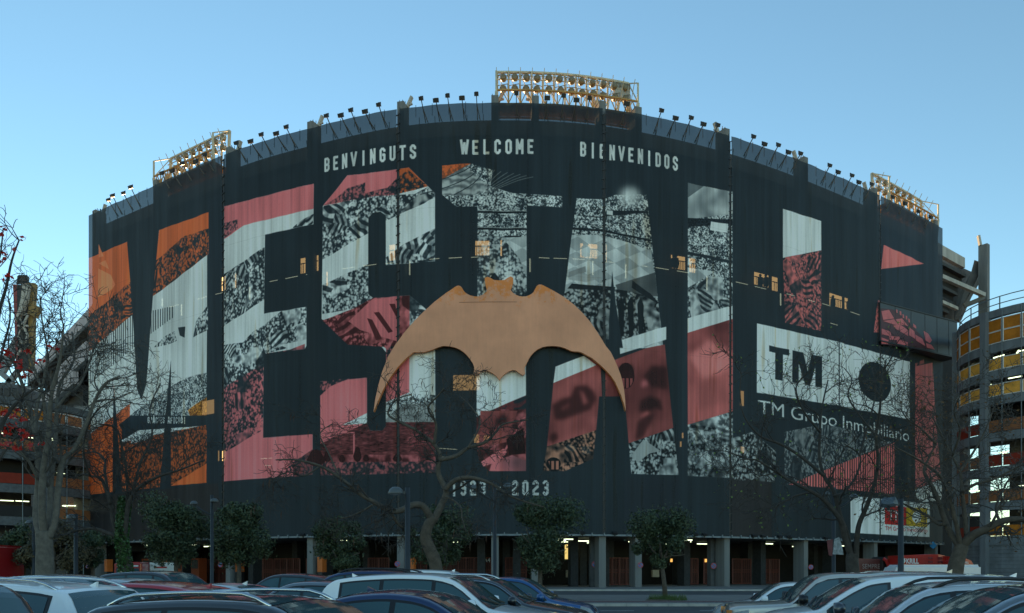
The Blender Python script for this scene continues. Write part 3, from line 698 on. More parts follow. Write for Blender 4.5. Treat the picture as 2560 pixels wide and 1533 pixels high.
# ticket booths of the left bays: bright orange fronts with dark hatches
for x0, x1 in ((262, 292), (332, 362), (385, 405), (322, 345)):
    s0, s1 = float(s_of(x0)), float(s_of(x1))
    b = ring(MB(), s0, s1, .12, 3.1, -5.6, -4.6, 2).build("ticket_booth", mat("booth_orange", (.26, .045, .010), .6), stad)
    ring(MB(), s0 + .2, s1 - .2, 1.9, 2.9, -4.58, -4.55, 2).build("hatch", BLACK, b)
for x in (245, 385, 570, 775, 1003, 570):
    s = float(s_of(x)); ring(MB(), s + .48, s + 1.05, 1.55, 3.0, -1.2, -.5, 1).build("orange_marker", ORANGE, stad)
    ring(MB(), s + .5, s + 1.03, .25, 1.5, -1.2, -.52, 1).build("notice_board", BLACK, stad)
# small boxes and lit slots on the inner wall
BEIGE = mat("meter_box", (.42, .34, .24), .7)
for x in (1473, 1742): s = float(s_of(x)); ring(MB(), s - .45, s + .45, 1.0, 1.75, -7.5, -7.2, 1).build("meter_box", BEIGE, stad)
s = float(s_of(1471)); ring(MB(), s - .35, s + .35, 4.75-1.9, 4.75-.4, -8, -7.9, 1).build("lit_slot", emat("dim_yellow", (1, .72, .22), .35), stad)
for x in (1800, 1900, 1742): s = float(s_of(x)); ring(MB(), s - .12, s + .12, 2.6, 2.95, -8, -7.9, 1).build("exit_lamp", emat("dim_orange", (1, .5, .12), .5), stad)
v_ = F3(float(s_of(1192)), 2.55, -8.3); ta = fang(float(s_of(1192)))
text_mesh("A4", v_, (math.cos(ta), math.sin(ta), 0), .42, mat("white_wall_print", (.55, .55, .52), .7, var=.1), stad, bold=.01)
# bottom rail under the banners with its small uplights and cable loops
rail = MB()
pts = [F3(s, ZB - .1, .02) for s in np.linspace(0, SEND, 90)]
for a, b in zip(pts[:-1], pts[1:]): rail.bar(a, b, .22, .16)
for s in np.arange(.5, SEND, 1.15): rail.box(F3(s, ZB - .02, .18), (.10, .12, .28), fang(s))
rail.build("banner_rail", STEELP, stad)
ul = MB().box((0, 0, 0), (.42, .3, .2), 0, Matrix.Rotation(.5, 3, 'X')).box((0, .1, -.18), (.08, .08, .3)).mesh("uplight", BLACK)
for x in (760, 925, 1455, 1535, 1735, 1758, 1880, 1903, 1945, 1970, 2060, 2150, 2240):
    s = float(s_of(x)); inst("uplight", ul, stad, F3(s, ZB + .1, .25), (0, 0, fang(s)))
# glowing panes in place of evening sun through far-side openings, and lamps of the galleries behind the mesh
def sun_pane(x0, y0, x1, y1, m=GOLDW, name="sun_glow_pane", n=0):
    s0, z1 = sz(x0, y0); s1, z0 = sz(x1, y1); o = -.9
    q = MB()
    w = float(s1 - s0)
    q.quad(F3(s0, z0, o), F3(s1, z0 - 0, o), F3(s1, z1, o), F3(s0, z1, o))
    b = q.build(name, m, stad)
    if n:
        br = MB()
        for k in range(1, n): br.bar(F3(s0 + w*k/n, z0, o + .06), F3(s0 + w*k/n, z0 + (z1 - z0) * .62, o + .06), .05)
        br.bar(F3(s0, z0 + (z1-z0)*.62, o + .06), F3(s1, z0 + (z1-z0)*.62, o + .06), .07)
        br.build("railing", BLACK, b)
    return b
def silhouette(x, y, h):
    s, z = sz(x, y); mb = MB()
    mb.lathe([(.0, h), (.13, h - .06), (.15, h - .2), (.08, h - .32), (.27, h - .42), (.30, h - .9), (.24, h - 1.3), (.2, 0)], F3(s, z, -.72), 8)
    mb.build("spectator_shadow", BLACK, stad, smooth=True)
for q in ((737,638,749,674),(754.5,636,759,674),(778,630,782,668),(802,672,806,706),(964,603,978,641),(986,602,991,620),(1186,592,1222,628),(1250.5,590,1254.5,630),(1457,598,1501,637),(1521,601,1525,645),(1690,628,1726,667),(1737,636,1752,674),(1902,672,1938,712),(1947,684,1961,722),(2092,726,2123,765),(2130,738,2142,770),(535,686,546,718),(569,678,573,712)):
    sun_pane(*q, n=max(0, int((q[2] - q[0]) / 4)))
for x, y in ((1466, 634), (1472, 636), (1694, 664), (1700, 664), (1914, 712), (1928, 712), (2097, 764), (2137, 770)): silhouette(x, y, 1.35)
GOLDD = emat("sun_glow_dim", (1.0, .60, .22), .75)
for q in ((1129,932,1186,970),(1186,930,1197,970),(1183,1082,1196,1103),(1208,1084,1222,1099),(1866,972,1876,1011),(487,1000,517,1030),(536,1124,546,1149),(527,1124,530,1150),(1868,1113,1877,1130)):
    sun_pane(*q, m=GOLDD)
for x, y in ((1713, 1100), (1718, 1078)): sun_pane(x, y, x + 4, y + 14, m=GOLDD)
TUBED = emat("gallery_tube", (.9, 1.0, .70), .8)
tb = MB(); 
def tube_px(x0, y0, x1, y1):
    s0, z0 = sz(x0, y0); s1, z1 = sz(x1, y1); tb.bar(F3(s0, z0, -.9), F3(s1, z1, -.9), .045)
for f, l in ((zB, ((325,1007,380,996),(435,986,520,968),(580,958,602,953),(832,916,918,905),(980,896,1070,884),(1135,879,1190,873),(1450,848,1520,842),(1590,839,1680,834))), (zC, ((103,840,195,834),(262,834,312,831),(720,834,815,840),(845,840,940,843),(980,845,1070,849),(1200,864,1272,870),(1455,890,1512,901),(1570,907,1660,922))), (zD, ((30,907,122,922),(180,931,265,945),(593,1009,675,1028),(725,1041,802,1060),(945,1093,1000,1108),(1075,1128,1140,1150),(1193,1162,1265,1184),(1388,1220,1450,1242),(520,992,540,998),(1250,1298,1298,1312))), (zA, ((1110,940,1178,922),(1305,885,1368,866),(1430,850,1498,834)))):
    for a, b, c, d in l:
        p, q = f((a, b), (c, d)); tube_px(*p, *q)
for x, y0, y1 in ((1489, 643, 679), (1574, 652, 687), (1326.5, 637, 670), (1782, 683, 718), (1969, 727, 757), (387, 740, 760), (435, 755, 783), (607, 711, 741), (1016, 643, 678)):
    s, z0 = sz(x, y1); _, z1 = sz(x, y0); tb.bar(F3(s, z0, -.9), F3(s, z1, -.9), .1)
for a in ((1093,1117,1139,1120),(1094,1138,1139,1141),(635,1144,652,1143),(656,1143,664,1142),(644,1162,661,1161)): tube_px(*a)
tb.build("gallery_tube_lights", TUBED, stad, kind="stuff")

# ------------------------------------------------------------------ the banners: six printed mesh sheets laced between the pillars
SEAM = [222, 558.5, 995.5, 1510, 1825.5, 2200, 2356]
LB_ = ["leftmost banner with the big letter M in orange and white", "banner with pink letter E and most of the S, second sheet from the left", "middle banner with letter T, WELCOME lettering and the bat emblem hung before it",
       "banner with half a letter A and the first L, right of the bat", "banner with the sponsor panel TM and a white and red second L", "narrow rightmost banner with an orange triangle above the black box"]
def billow(s, z): return .05 * math.sin(s * .9 + z * .07) * math.sin(z * .16 + s * .21) + .03 * math.sin(s * 2.3 - z * .11)
for i in range(6):
    s0 = float(s_of(SEAM[i])) + (.13 if i else 0); s1 = float(s_of(SEAM[i+1])) - (.13 if i < 5 else 0)
    n = max(6, int((s1 - s0) / .55)); mz = 34; vs = []; uv = []
    for k in range(n + 1):
        s = s0 + (s1 - s0) * k / n; ed = min(1, min(s - s0, s1 - s) / .8)
        for j in range(mz + 1):
            z = ZB + (ZT - ZB) * j / mz; vs.append(tuple(F3(s, z, .02 + billow(s, z) * ed))); uv.append((s * RES / IW, j / mz))
    fs = [(k*(mz+1)+j, (k+1)*(mz+1)+j, (k+1)*(mz+1)+j+1, k*(mz+1)+j+1) for k in range(n) for j in range(mz)]
    me = bpy.data.meshes.new("sheet"); me.from_pydata(vs, [], fs); ul_ = me.uv_layers.new(name="UVMap")
    li = np.empty(len(me.loops), int); me.loops.foreach_get("vertex_index", li); ul_.data.foreach_set("uv", np.array(uv, np.float32)[li].ravel())
    me.materials.append(BANNER); me.polygons.foreach_set("use_smooth", [True] * len(me.polygons)); me.update()
    bt = empty("banner", F3((s0 + s1) / 2, ZB, 0), label=LB_[i], cat="banner", group="printed banners on the stadium front")
    o = bpy.data.objects.new("sheet", me); COL.objects.link(o); o.parent = bt; o.matrix_parent_inverse = Matrix.Translation(-Vector(bt.location))
    if i < 5:
        lc = MB(); s = s1 + .13
        pts = [F3(s, ZB + .1, -.05), F3(s, ZT - .5, -.05)]; lc.bar(pts[0], pts[1], .12)
        for z in np.arange(ZB + .4, ZT - .6, .85): lc.bar(F3(s - .2, z, .06), F3(s + .2, z + .18, .06), .07)
        l = lc.build("lacing_rope", BLACK, bt); l.matrix_parent_inverse = Matrix.Translation(-Vector(bt.location))
# rows of bird spikes / clamps along the rim
cl = MB()
for s in np.arange(1.0, SEND, 1.55): cl.bar(F3(s, 43.3, -1.2), F3(s, 44.0, -1.1), .05)
for s in np.arange(1.0, SEND, 1.55): cl.bar(F3(s, ZT - .9, -.05), F3(s, ZT + .18, -.05), .045)
cl.build("rim_clamps", BLACK, stad, kind="stuff")

# ------------------------------------------------------------------ the bat emblem
BATM = bpy.data.materials.new("weathered_orange_bat"); BATM.use_nodes = True
nt = BATM.node_tree; p = nt.nodes["Principled BSDF"]; p.inputs["Roughness"].default_value = .75
tc = nt.nodes.new("ShaderNodeTexCoord"); n1 = nt.nodes.new("ShaderNodeTexNoise"); n1.inputs["Scale"].default_value = 2.2; n1.inputs["Detail"].default_value = 8; n1.inputs["Roughness"].default_value = .75
n2 = nt.nodes.new("ShaderNodeTexNoise"); n2.inputs["Scale"].default_value = .35; n2.inputs["Detail"].default_value = 3
sx = nt.nodes.new("ShaderNodeSeparateXYZ"); att = nt.nodes.new("ShaderNodeMapRange"); att.inputs[1].default_value = 24.6; att.inputs[2].default_value = 27.6; att.inputs[3].default_value = 0; att.inputs[4].default_value = .30; nt.links.new(tc.outputs['Object'], sx.inputs[0]); nt.links.new(sx.outputs['Z'], att.inputs[0])
ad = nt.nodes.new("ShaderNodeMath"); ad.operation = 'MULTIPLY_ADD'; ad.inputs[1].default_value = .9
nt.links.new(tc.outputs["Object"], n1.inputs["Vector"]); nt.links.new(tc.outputs["Object"], n2.inputs["Vector"])
nt.links.new(n1.outputs[0], ad.inputs[0]); nt.links.new(att.outputs[0], ad.inputs[2])
cr = nt.nodes.new("ShaderNodeValToRGB"); cr.color_ramp.elements[0].position = .64; cr.color_ramp.elements[1].position = .72
cr.color_ramp.elements[0].color = (.78, .345, .20, 1); cr.color_ramp.elements[1].color = (.82, .26, .065, 1)
nt.links.new(ad.outputs[0], cr.inputs[0])
mxx = nt.nodes.new("ShaderNodeMixRGB"); mxx.blend_type = 'MULTIPLY'; mxx.inputs[0].default_value = .12
mp = nt.nodes.new("ShaderNodeMapping"); mp.inputs["Scale"].default_value = (1, 1, .1); n3 = nt.nodes.new("ShaderNodeTexNoise"); n3.inputs["Scale"].default_value = 5
nt.links.new(tc.outputs["Object"], mp.inputs[0]); nt.links.new(mp.outputs[0], n3.inputs["Vector"])
nt.links.new(cr.outputs[0], mxx.inputs[1]); nt.links.new(n3.outputs[0], mxx.inputs[2]); nt.links.new(mxx.outputs[0], p.inputs["Base Color"])
mr2 = nt.nodes.new("ShaderNodeMapRange"); mr2.inputs[1].default_value = .35; mr2.inputs[2].default_value = .65; mr2.inputs[3].default_value = .90; mr2.inputs[4].default_value = 1.12
vm = nt.nodes.new("ShaderNodeVectorMath"); vm.operation = 'SCALE'; nt.links.new(n2.outputs[0], mr2.inputs[0]); nt.links.new(mr2.outputs[0], vm.inputs["Scale"]); nt.links.new(mxx.outputs[0], vm.inputs[0]); nt.links.new(vm.outputs[0], p.inputs["Base Color"]); n2.inputs["Detail"].default_value = 8
bump = nt.nodes.new("ShaderNodeBump"); bump.inputs["Strength"].default_value = .4; bump.inputs["Distance"].default_value = .05
nt.links.new(n1.outputs[0], bump.inputs["Height"]); nt.links.new(bump.outputs[0], p.inputs["Normal"])
zf = cv_(0, 0, 2478/2560.)
bat = zC((365,1020),(385,1012),(405,1020),(425,1033),(462,1037),(500,1034),(520,1020),(540,1010),(557,1020),(557,1050),(550,1080),(540,1102),(555,1122),(575,1135),(597,1144),(620,1147),(645,1145),(665,1138),(682,1128),(695,1115),(705,1095),(715,1077),(725,1068),(735,1065),(748,1066),(762,1072),(830,1108),(900,1150),(970,1205),(1030,1265),(1080,1325),(1122,1388),(1152,1437),(1180,1484))
bat += zN((1238,45),(1260,92),(1282,142),(1302,195),(1317,250),(1328,310),(1335,380),(1338,450),(1325,400),(1308,345),(1288,298),(1266,250),(1238,208),(1200,165),(1160,127),(1110,85),(1060,57),(1035,44),(1010,38),(990,38),(970,36),(945,25),(920,14),(890,5),(860,1),(830,0),(800,2),(770,8),(738,22),(712,42),(690,66),(676,88),(665,112),(655,132),(645,150),(650,190),(642,200),(632,202),(610,188),(595,175),(580,167),(560,168),(540,175),(518,188),(500,203),(485,218),(472,236),(460,218),(445,203),(425,188),(400,176),(380,166),(358,166),(345,175),(335,190),(325,200),(315,203),(303,198),(296,188),(300,150),(290,120),(272,92),(250,64),(228,43),(200,24),(165,9),(130,2),(90,0))
bat += zf((1095,842),(1075,842),(1062,846),(1050,851),(1030,857),(1005,857),(987,872),(968,893),(950,918),(933,948),(920,978),(911,1000),(915,970),(922,938),(931,905),(945,868),(963,838),(985,808),(1008,781),(1032,757),(1056,735),(1082,715))
bat += zC((150,1092),(170,1078),(185,1072),(200,1075),(211,1086),(220,1103),(235,1121),(252,1132),(270,1140),(290,1145),(310,1147),(330,1143),(350,1135),(367,1124),(380,1110),(376,1088),(368,1060))
bs = np.array([sz(*q) for q in bat])
bm = bmesh.new(); DEP = .30; GXA_ = np.stack([GXX, GY_], 1)
from mathutils.geometry import tessellate_polygon
sl = bm.verts.layers.float.new("arc")
front = []
for s_, z_ in bs: v = bm.verts.new((s_, 0, z_)); front.append(v)
for t in tessellate_polygon([[Vector((s_, z_, 0)) for s_, z_ in bs]]):
    try: bm.faces.new([front[i] for i in t])
    except ValueError: pass
for _ in range(5):
    le = [e for e in bm.edges if e.calc_length() > .9]
    if not le: break
    bmesh.ops.subdivide_edges(bm, edges=le, cuts=1); bmesh.ops.triangulate(bm, faces=bm.faces)
nf = list(bm.faces); ret = bmesh.ops.extrude_face_region(bm, geom=nf); bk = {g for g in ret["geom"] if isinstance(g, bmesh.types.BMVert)}
for v in bm.verts: v.co = F3(v.co.x, v.co.z, .60 if v in bk else .60 - DEP)
bmesh.ops.recalc_face_normals(bm, faces=bm.faces)
me = bpy.data.meshes.new("plate"); bm.to_mesh(me); bm.free()
me.materials.append(BATM); me.materials.append(mat("bat_rim_orange", (.62, .22, .07), .75, var=.3, scale=1.5)); me.update()
for pl in me.polygons:
    c = Vector(pl.center); t_ = fpt(float(GS[((GXA_ - np.array([c.x, c.y]))**2).sum(1).argmin()]))[2]
    if abs(pl.normal.dot(Vector((t_[1], -t_[0], 0)))) < .7: pl.material_index = 1
bo = empty("bat_emblem", F3(float(s_of(1250)), 20, 0), label="giant weathered orange bat emblem with spread wings fixed on the middle banner", cat="emblem")
o = bpy.data.objects.new("plate", me); COL.objects.link(o); o.parent = bo; o.matrix_parent_inverse = Matrix.Translation(-Vector(bo.location))
sm = MB(); s0, z0 = sz(1150, 762); s1, _ = sz(1292, 762)
[sm.bar(F3(s0 + (s1 - s0) * k / 16, z0, .60), F3(s0 + (s1 - s0) * (k + 1) / 16, z0, .60), .035) for k in range(16)]
x = sm.build("sheet_joint", mat("rust_line", (.22, .10, .05), .9), bo); x.matrix_parent_inverse = Matrix.Translation(-Vector(bo.location))
mb = MB()
for s, z in ((1180, 790), (1240, 860), (1330, 790), (1060, 830), (1410, 830)):
    a, b = sz(s, z); mb.bar(F3(a, b, .0), F3(a, b, .32), .2)
x = mb.build("bracket", BLACK, bo); x.matrix_parent_inverse = Matrix.Translation(-Vector(bo.location))
# ------------------------------------------------------------------ floodlight rigs on the rim
def cyl_lamp():
    mb = MB(); T = Matrix.Rotation(R_(55), 3, 'X')
    mb.lathe([(0, -.30), (.13, -.28), (.20, -.12), (.34, .12), (.36, .20), (0, .16)], (0, 0, 0), 10, T)
    mb.bar((-.5, 0, 0), (-.5, 0, .42), .05); mb.bar((.5, 0, 0), (.5, 0, .42), .05); mb.bar((-.5, 0, .42), (.5, 0, .42), .05)
    return mb.mesh("floodlight", LAMPG, True)
RIGLAMP = cyl_lamp()
def rig(x0, x1, bays, label, lamp_from, lamp_to):
    s0, s1 = float(s_of(x0)), float(s_of(x1)); o0, o1 = -.6, -2.7; zp, zt = 45.75, 48.9
    r = empty("floodlight_rig", F3((s0 + s1) / 2, 45, -1.5), label=label, cat="floodlight rig", group="floodlight rigs on the stadium rim")
    inv = Matrix.Translation(-Vector(r.location))
    def add(mb, name, m):
        o = mb.build(name, m, r); o.matrix_parent_inverse = inv; return o
    S = [s0 + (s1 - s0) * k / bays for k in range(bays + 1)]
    up, lo, plat = MB(), MB(), MB(); RL = [MB() for _ in range(4)]
    for k, s in enumerate(S):
        up.bar(F3(s, zp, o1), F3(s, zt, o1), .17); up.bar(F3(s, zp, o1), F3(s, zt - .5, o0 - .6), .05)
        lo.bar(F3(s, zp - 1.15, o0), F3(s, zp + .15, o0), .10); lo.bar(F3(s, zp - 1.15, o0), F3(s, zp - 1.15, o1), .10); lo.bar(F3(s, zp - 1.15, o1), F3(s, zp, o1), .1)
        if k < bays:
            t = S[k+1]
            RL[0].bar(F3(s, zt, o1), F3(t, zt, o1), .20, .16); RL[1].bar(F3(s, zt - .95, o1 + .4), F3(t, zt - .95, o1 + .4), .07); RL[2].bar(F3(s, zt - 2.0, o1 + .4), F3(t, zt - 2.0, o1 + .4), .07)
            RL[3].bar(F3(s, zt - .45, o1 + .2), F3(t, zt - .45, o1 + .2), .05)
            up.bar(F3(s, zt - .1, o1), F3(t, zp + .6, o1), .05)
            lo.bar(F3(s, zp + .15, o0), F3(t, zp + .15, o0), .14); lo.bar(F3(s, zp - 1.15, o0), F3(t, zp - 1.15, o0), .14); lo.bar(F3(s, zp - 1.15, o1), F3(t, zp - 1.15, o1), .14)
            m = (s + t) / 2
            lo.bar(F3(s, zp - 1.1, o0), F3(m, zp + .1, o0), .07); lo.bar(F3(m, zp + .1, o0), F3(t, zp - 1.1, o0), .07); lo.bar(F3(s, zp - 1.15, o0), F3(t, zp - 1.15, o1), .07)
            plat.poly([F3(s, zp - 1.02, o0 - .15), F3(t, zp - 1.02, o0 - .15), F3(t, zp - 1.02, o1), F3(s, zp - 1.02, o1)])
    for s in (s0, s1):
        ft = MB(); ft.bar(F3(s, 43.6, o1 + .2), F3(s, zt, o1), .24); ft.bar(F3(s, 43.6, o0 - .2), F3(s, zp, o0), .24); ft.bar(F3(s, zp + .1, o0), F3(s, zt, o1), .08); ft.bar(F3(s, zp + 1.9, o0), F3(s, zp, o0), .16); ft.bar(F3(s, zp + 1.9, o0), F3(s, zt, o1), .1); add(ft, "support_post", CREAM)
    add(up, "upright_frame", CREAM); add(lo, "lower_truss", RUST); add(plat, "walkway_deck", RUST); [add(q_, n_, CREAM) for q_, n_ in zip(RL, ('top_rail', 'lamp_rail', 'lamp_rail', 'outer_rail'))]
    for k in range(lamp_from, lamp_to):
        for dz in (-.95, -2.0):
            s = (S[k] + S[k+1]) / 2
            o = inst("floodlight", RIGLAMP, r, F3(s, zt + dz + .1, o1 + .45), (rr.uniform(-.2, .2), 0, fang(s) + math.pi + rr.uniform(-.5, .5))); o.matrix_parent_inverse = inv
    for k in range(1, bays, 3):
        add(MB().box(F3(S[k], zp - 1.35, o0 + .1), (.5, .35, .22), fang(S[k])), "spotlight", mat("ochre_lamp", (.45, .28, .08), .5))
    if bays > 10:
        o = MB().box(F3(S[-2] + .3, zt - 1.1, o1 + .2), (1.6, .4, 1.6), fang(s1)).build("equipment_cabinet", mat("cabinet", (.40, .38, .33), .6), r); o.matrix_parent_inverse = inv
rig(372, 520, 8, "rusty floodlight rig at the far left of the rim above the letter M", 1, 8)
rig(1240, 1602, 12, "long rusty floodlight rig at the middle of the rim, topmost in the picture", 0, 12)
rig(2235, 2358, 8, "rusty floodlight rig at the right end of the rim above the orange triangle", 0, 6)
# ------------------------------------------------------------------ small black floodlights on arms along the rim
GXA = np.stack([GXX, GY_], 1)
HEADS = {
 "black floodlight arm in the row left of the leftmost rig": [(271.4,501),(282,490.5),(309,484),(327,469)],
 "black floodlight arm in the row below the leftmost rig": [(405,434),(431,428),(456.5,410),(490,405),(512,388)],
 "black floodlight arm in the row right of the leftmost rig": [(591,359),(627,355),(653.5,338),(691,335.5),(716,319)],
 "black floodlight arm in the row above the word BENVINGUTS": [(816.5,291),(852.5,290),(877.5,277),(913,280.5),(947,263.5)],
 "black floodlight arm left of the middle rig": [(1053,248),(1090,252.7),(1119,241),(1155,247),(1191,237)],
 "black floodlight arm before the middle rig": [(1291,235),(1368,247),(1409,241),(1441,252),(1474,247),(1566.5,261)],
 "black floodlight arm in the row right of the middle rig": [(1653.5,278),(1688.5,297),(1727.6,296),(1758,312),(1794,314)],
 "black floodlight arm, second bay right of the middle rig": [(1883.5,343),(1910.6,361.6),(1945.6,364),(1970.5,382),(2001,385)],
 "black floodlight arm in the row left of the rightmost rig": [(2074,415),(2094.7,431.7),(2129.7,440),(2146.6,457),(2179,462)],
 "black floodlight arm in the row below the rightmost rig": [(2232,494),(2262,510),(2296,530),(2326,544)] }
ARMM = mat("galvanised_arm", (.10, .10, .10), .6)
for lab, lst in HEADS.items():
    for i, (x, y) in enumerate(lst):
        Y = float(np.interp(x, GX, GY_)) - 1.5; h = at(x, y, Y)
        j = int(((GXA - np.array([h.x, h.y]))**2).sum(1).argmin()); s = float(GS[j]); b = F3(s, 42.9, -.2)
        e = empty("rim_floodlight", b, fang(s), lab, "floodlight", "small floodlights along the stadium rim"); e["label"] = lab + ", " + ("first", "second", "third", "fourth", "fifth", "sixth")[i] + " from left"
        L = Matrix.Rotation(-fang(s), 3, 'Z') @ (h - b)
        big = i % 2 == (1 if len(lst) != 5 else 1)
        w = .50 if big else .38
        MB().bar((0, 0, 0), L, .07).bar((.25, 0, -.1), L * .62, .06).build("arm", ARMM, e)
        MB().box(L + Vector((0, -.05, .02)), (w, .28, .32 if big else .29), 0, Matrix.Rotation(R_(25), 3, 'X')).box(L + Vector((0, .12, .2)), (w * .8, .05, .3)).build("head", BLACK, e)
# ------------------------------------------------------------------ right end: black fascia box, uncovered stand, its tall pillar
zX = cv_(2160, 560, 2.7475)
q = np.array(zX((112,572),(640,640),(643,892),(112,835))); 
fb = empty("fascia_box", (0, 0, 0), label="black box fascia with a red printed seating picture jutting out at the right end", cat="fascia box")
fs0, ft_ = sz(*q[0]); A0 = F3(fs0, 0, 0.55); D1 = A0.y + 7.0
p0 = at(q[0][0], q[0][1], A0.y); p1 = at(q[1][0], q[1][1], D1); p2 = at(q[2][0], q[2][1], D1); p3 = at(q[3][0], q[3][1], A0.y)
zt_, zb_ = (p0.z + p1.z) / 2, (p2.z + p3.z) / 2
for p_ in (p0, p1): p_.z = zt_
for p_ in (p2, p3): p_.z = zb_
ex = Vector((p1.x - p0.x, p1.y - p0.y, 0)).normalized(); nn = Vector((ex.y, -ex.x, 0))
BOXM = mat("black_fascia", (.040, .046, .052), .45, var=.12, scale=.5)
MB().prism([p0, p1, p2, p3], -nn * 3.0).build("case", BOXM, fb)
def fbp(x, y, off=.02):
    x0, x1 = q[0][0], q[1][0]; a = (x - x0) / (x1 - x0)
    # true ray-plane intersection so that the print sits on the sloping face
    d = Vector(((x - CX) / F, 1, (HY - y) / F)); o = Vector((0, 0, CH)); t = (p0 - o).dot(nn) / d.dot(nn)
    return o + d * t + nn * off
PKP = mat("print_pink", lin((.80, .38, .38)), .5, var=.2, scale=1.5); DKP = mat("print_dark_red", lin((.30, .12, .13)), .5, var=.3, scale=1.5)
pr = MB()
pr.poly([fbp(*c) for c in zX((115,580),(200,588),(330,700),(480,865),(300,842),(115,828))]); x = pr.build("printed_picture", DKP, fb)
pk = MB()
rows = [((118,600),(170,590),(205,650),(130,660)),((130,668),(205,655),(240,700),(200,690)),((215,655),(260,650),(300,700),(235,690)),((200,700),(245,690),(300,730),(300,770),(215,720)),((310,710),(345,740),(350,790),(308,765)),((350,760),(400,790),(420,840),(355,800)),((120,720),(180,740),(185,770),(120,760)),((170,770),(240,775),(250,800),(175,795)),((225,790),(300,815),(300,838),(225,825)),((118,780),(170,800),(160,826),(118,822)),((408,735),(440,755),(465,800),(450,820),(420,800)),((425,820),(460,830),(485,864),(430,850)),((218,588),(228,590),(230,612),(220,610)),((242,598),(254,602),(256,630),(244,625)),((262,620),(272,624),(274,648),(264,645)),((284,630),(294,634),(296,660),(286,656)),((302,650),(312,655),(314,680),(304,676)),((335,685),(355,700),(358,720),(338,708))]
for r_ in rows: pk.poly([fbp(*c, off=.035) for c in zX(*r_)])
pk.build("printed_seats", PKP, x)
jn = MB()
for k in (.18, .38, .56, .72, .88): a = p0.lerp(p1, k); b = p3.lerp(p2, k); jn.bar(a + nn * .01, b + nn * .01, .04)
jn.bar(p0 + nn * .02, p1 + nn * .02, .12); jn.bar(p3 + nn * .02, p2 + nn * .02, .16); jn.build("panel_joint", BLACK, fb)
# dark wall right below the box end
dw0, dw1 = F3(SEND + .05, 0, -.3), at(2420, 1300, float(np.interp(2420, GX, GY_)) + .5)
MB().prism([Vector((dw0.x, dw0.y, .1)), Vector((dw1.x, dw1.y, .1)), Vector((dw1.x, dw1.y, 30)), Vector((dw0.x, dw0.y, 30))], (1.5, 2, 0)).build("end_wall", VOID, stad)
MB().prism([at(2110, 1468, 99), at(2450, 1468, 99), at(2450, 1290, 99), at(2110, 1290, 99)], (.3, .6, 0)).build("end_ground_wall", VOID, stad)
# uncovered upper stand at the right end, seen from below
for k in range(12):
    za = 41.4 - k * 1.18; sa, sb = SEND - .3, float(s_of(2448)) - .25 - k * .26
    ring(MB(), sa, sb, za - .22, za + .18, -2.4 - k * .42, -1.5 - k * .42, 8).build("stand_step", mat("step_concrete", (.055, .056, .056), .85, var=.3), stad)
    ring(MB(), sa, sb + .1, za - 1.02, za - .22, -3.0 - k * .42, -2.1 - k * .42, 8).build("stand_riser", VOID, stad)
MB().prism([at(2340, 640, 104), at(2452, 690, 107), at(2450, 705, 107), at(2428, 745, 107), at(2404, 800, 107), at(2340, 800, 104)], (.4, 1.2, 0)).build("stand_underside", CONC_DARK, stad)
x = F3(float(s_of(2450)), 0, -1.6)
rk = [at(2449, 655, x.y), at(2446, 690, x.y), at(2425, 735, x.y + .5), at(2408, 765, x.y + 1), at(2398, 800, x.y + 1), at(2385, 800, x.y + 1), at(2390, 750, x.y + 1), at(2410, 715, x.y + .5), at(2428, 680, x.y), at(2436, 650, x.y)]
MB().prism(rk, (.5, 1.0, 0)).build("raker_beam", CONC_DARK, stad)
px_ = at(2460, 700, x.y - .8)
MB().box((px_.x, px_.y, 28), (.8, 1.1, 34.6), fang(float(s_of(2450)))).build("end_pillar", CONC, stad)
MB().bar((px_.x - .5, px_.y, 45.3), (px_.x - .75, px_.y, 46.6), .35, .3).build("siren_horn", CONC_PALE, stad)
a_0, b_0 = at(2353, 692, 96.5), at(2460, 738, 100); MB().bar(a_0, b_0, .5).build("strut", CONC_PALE, stad)
a_0, b_0 = at(2353, 755, 97.5), at(2392, 772, 101); MB().bar(a_0, b_0, .4).build("strut", CONC_PALE, stad)
a_0, b_0 = at(2410, 765, 101), at(2462, 744, 100); MB().bar(a_0, b_0, .5).build("strut", CONC, stad)

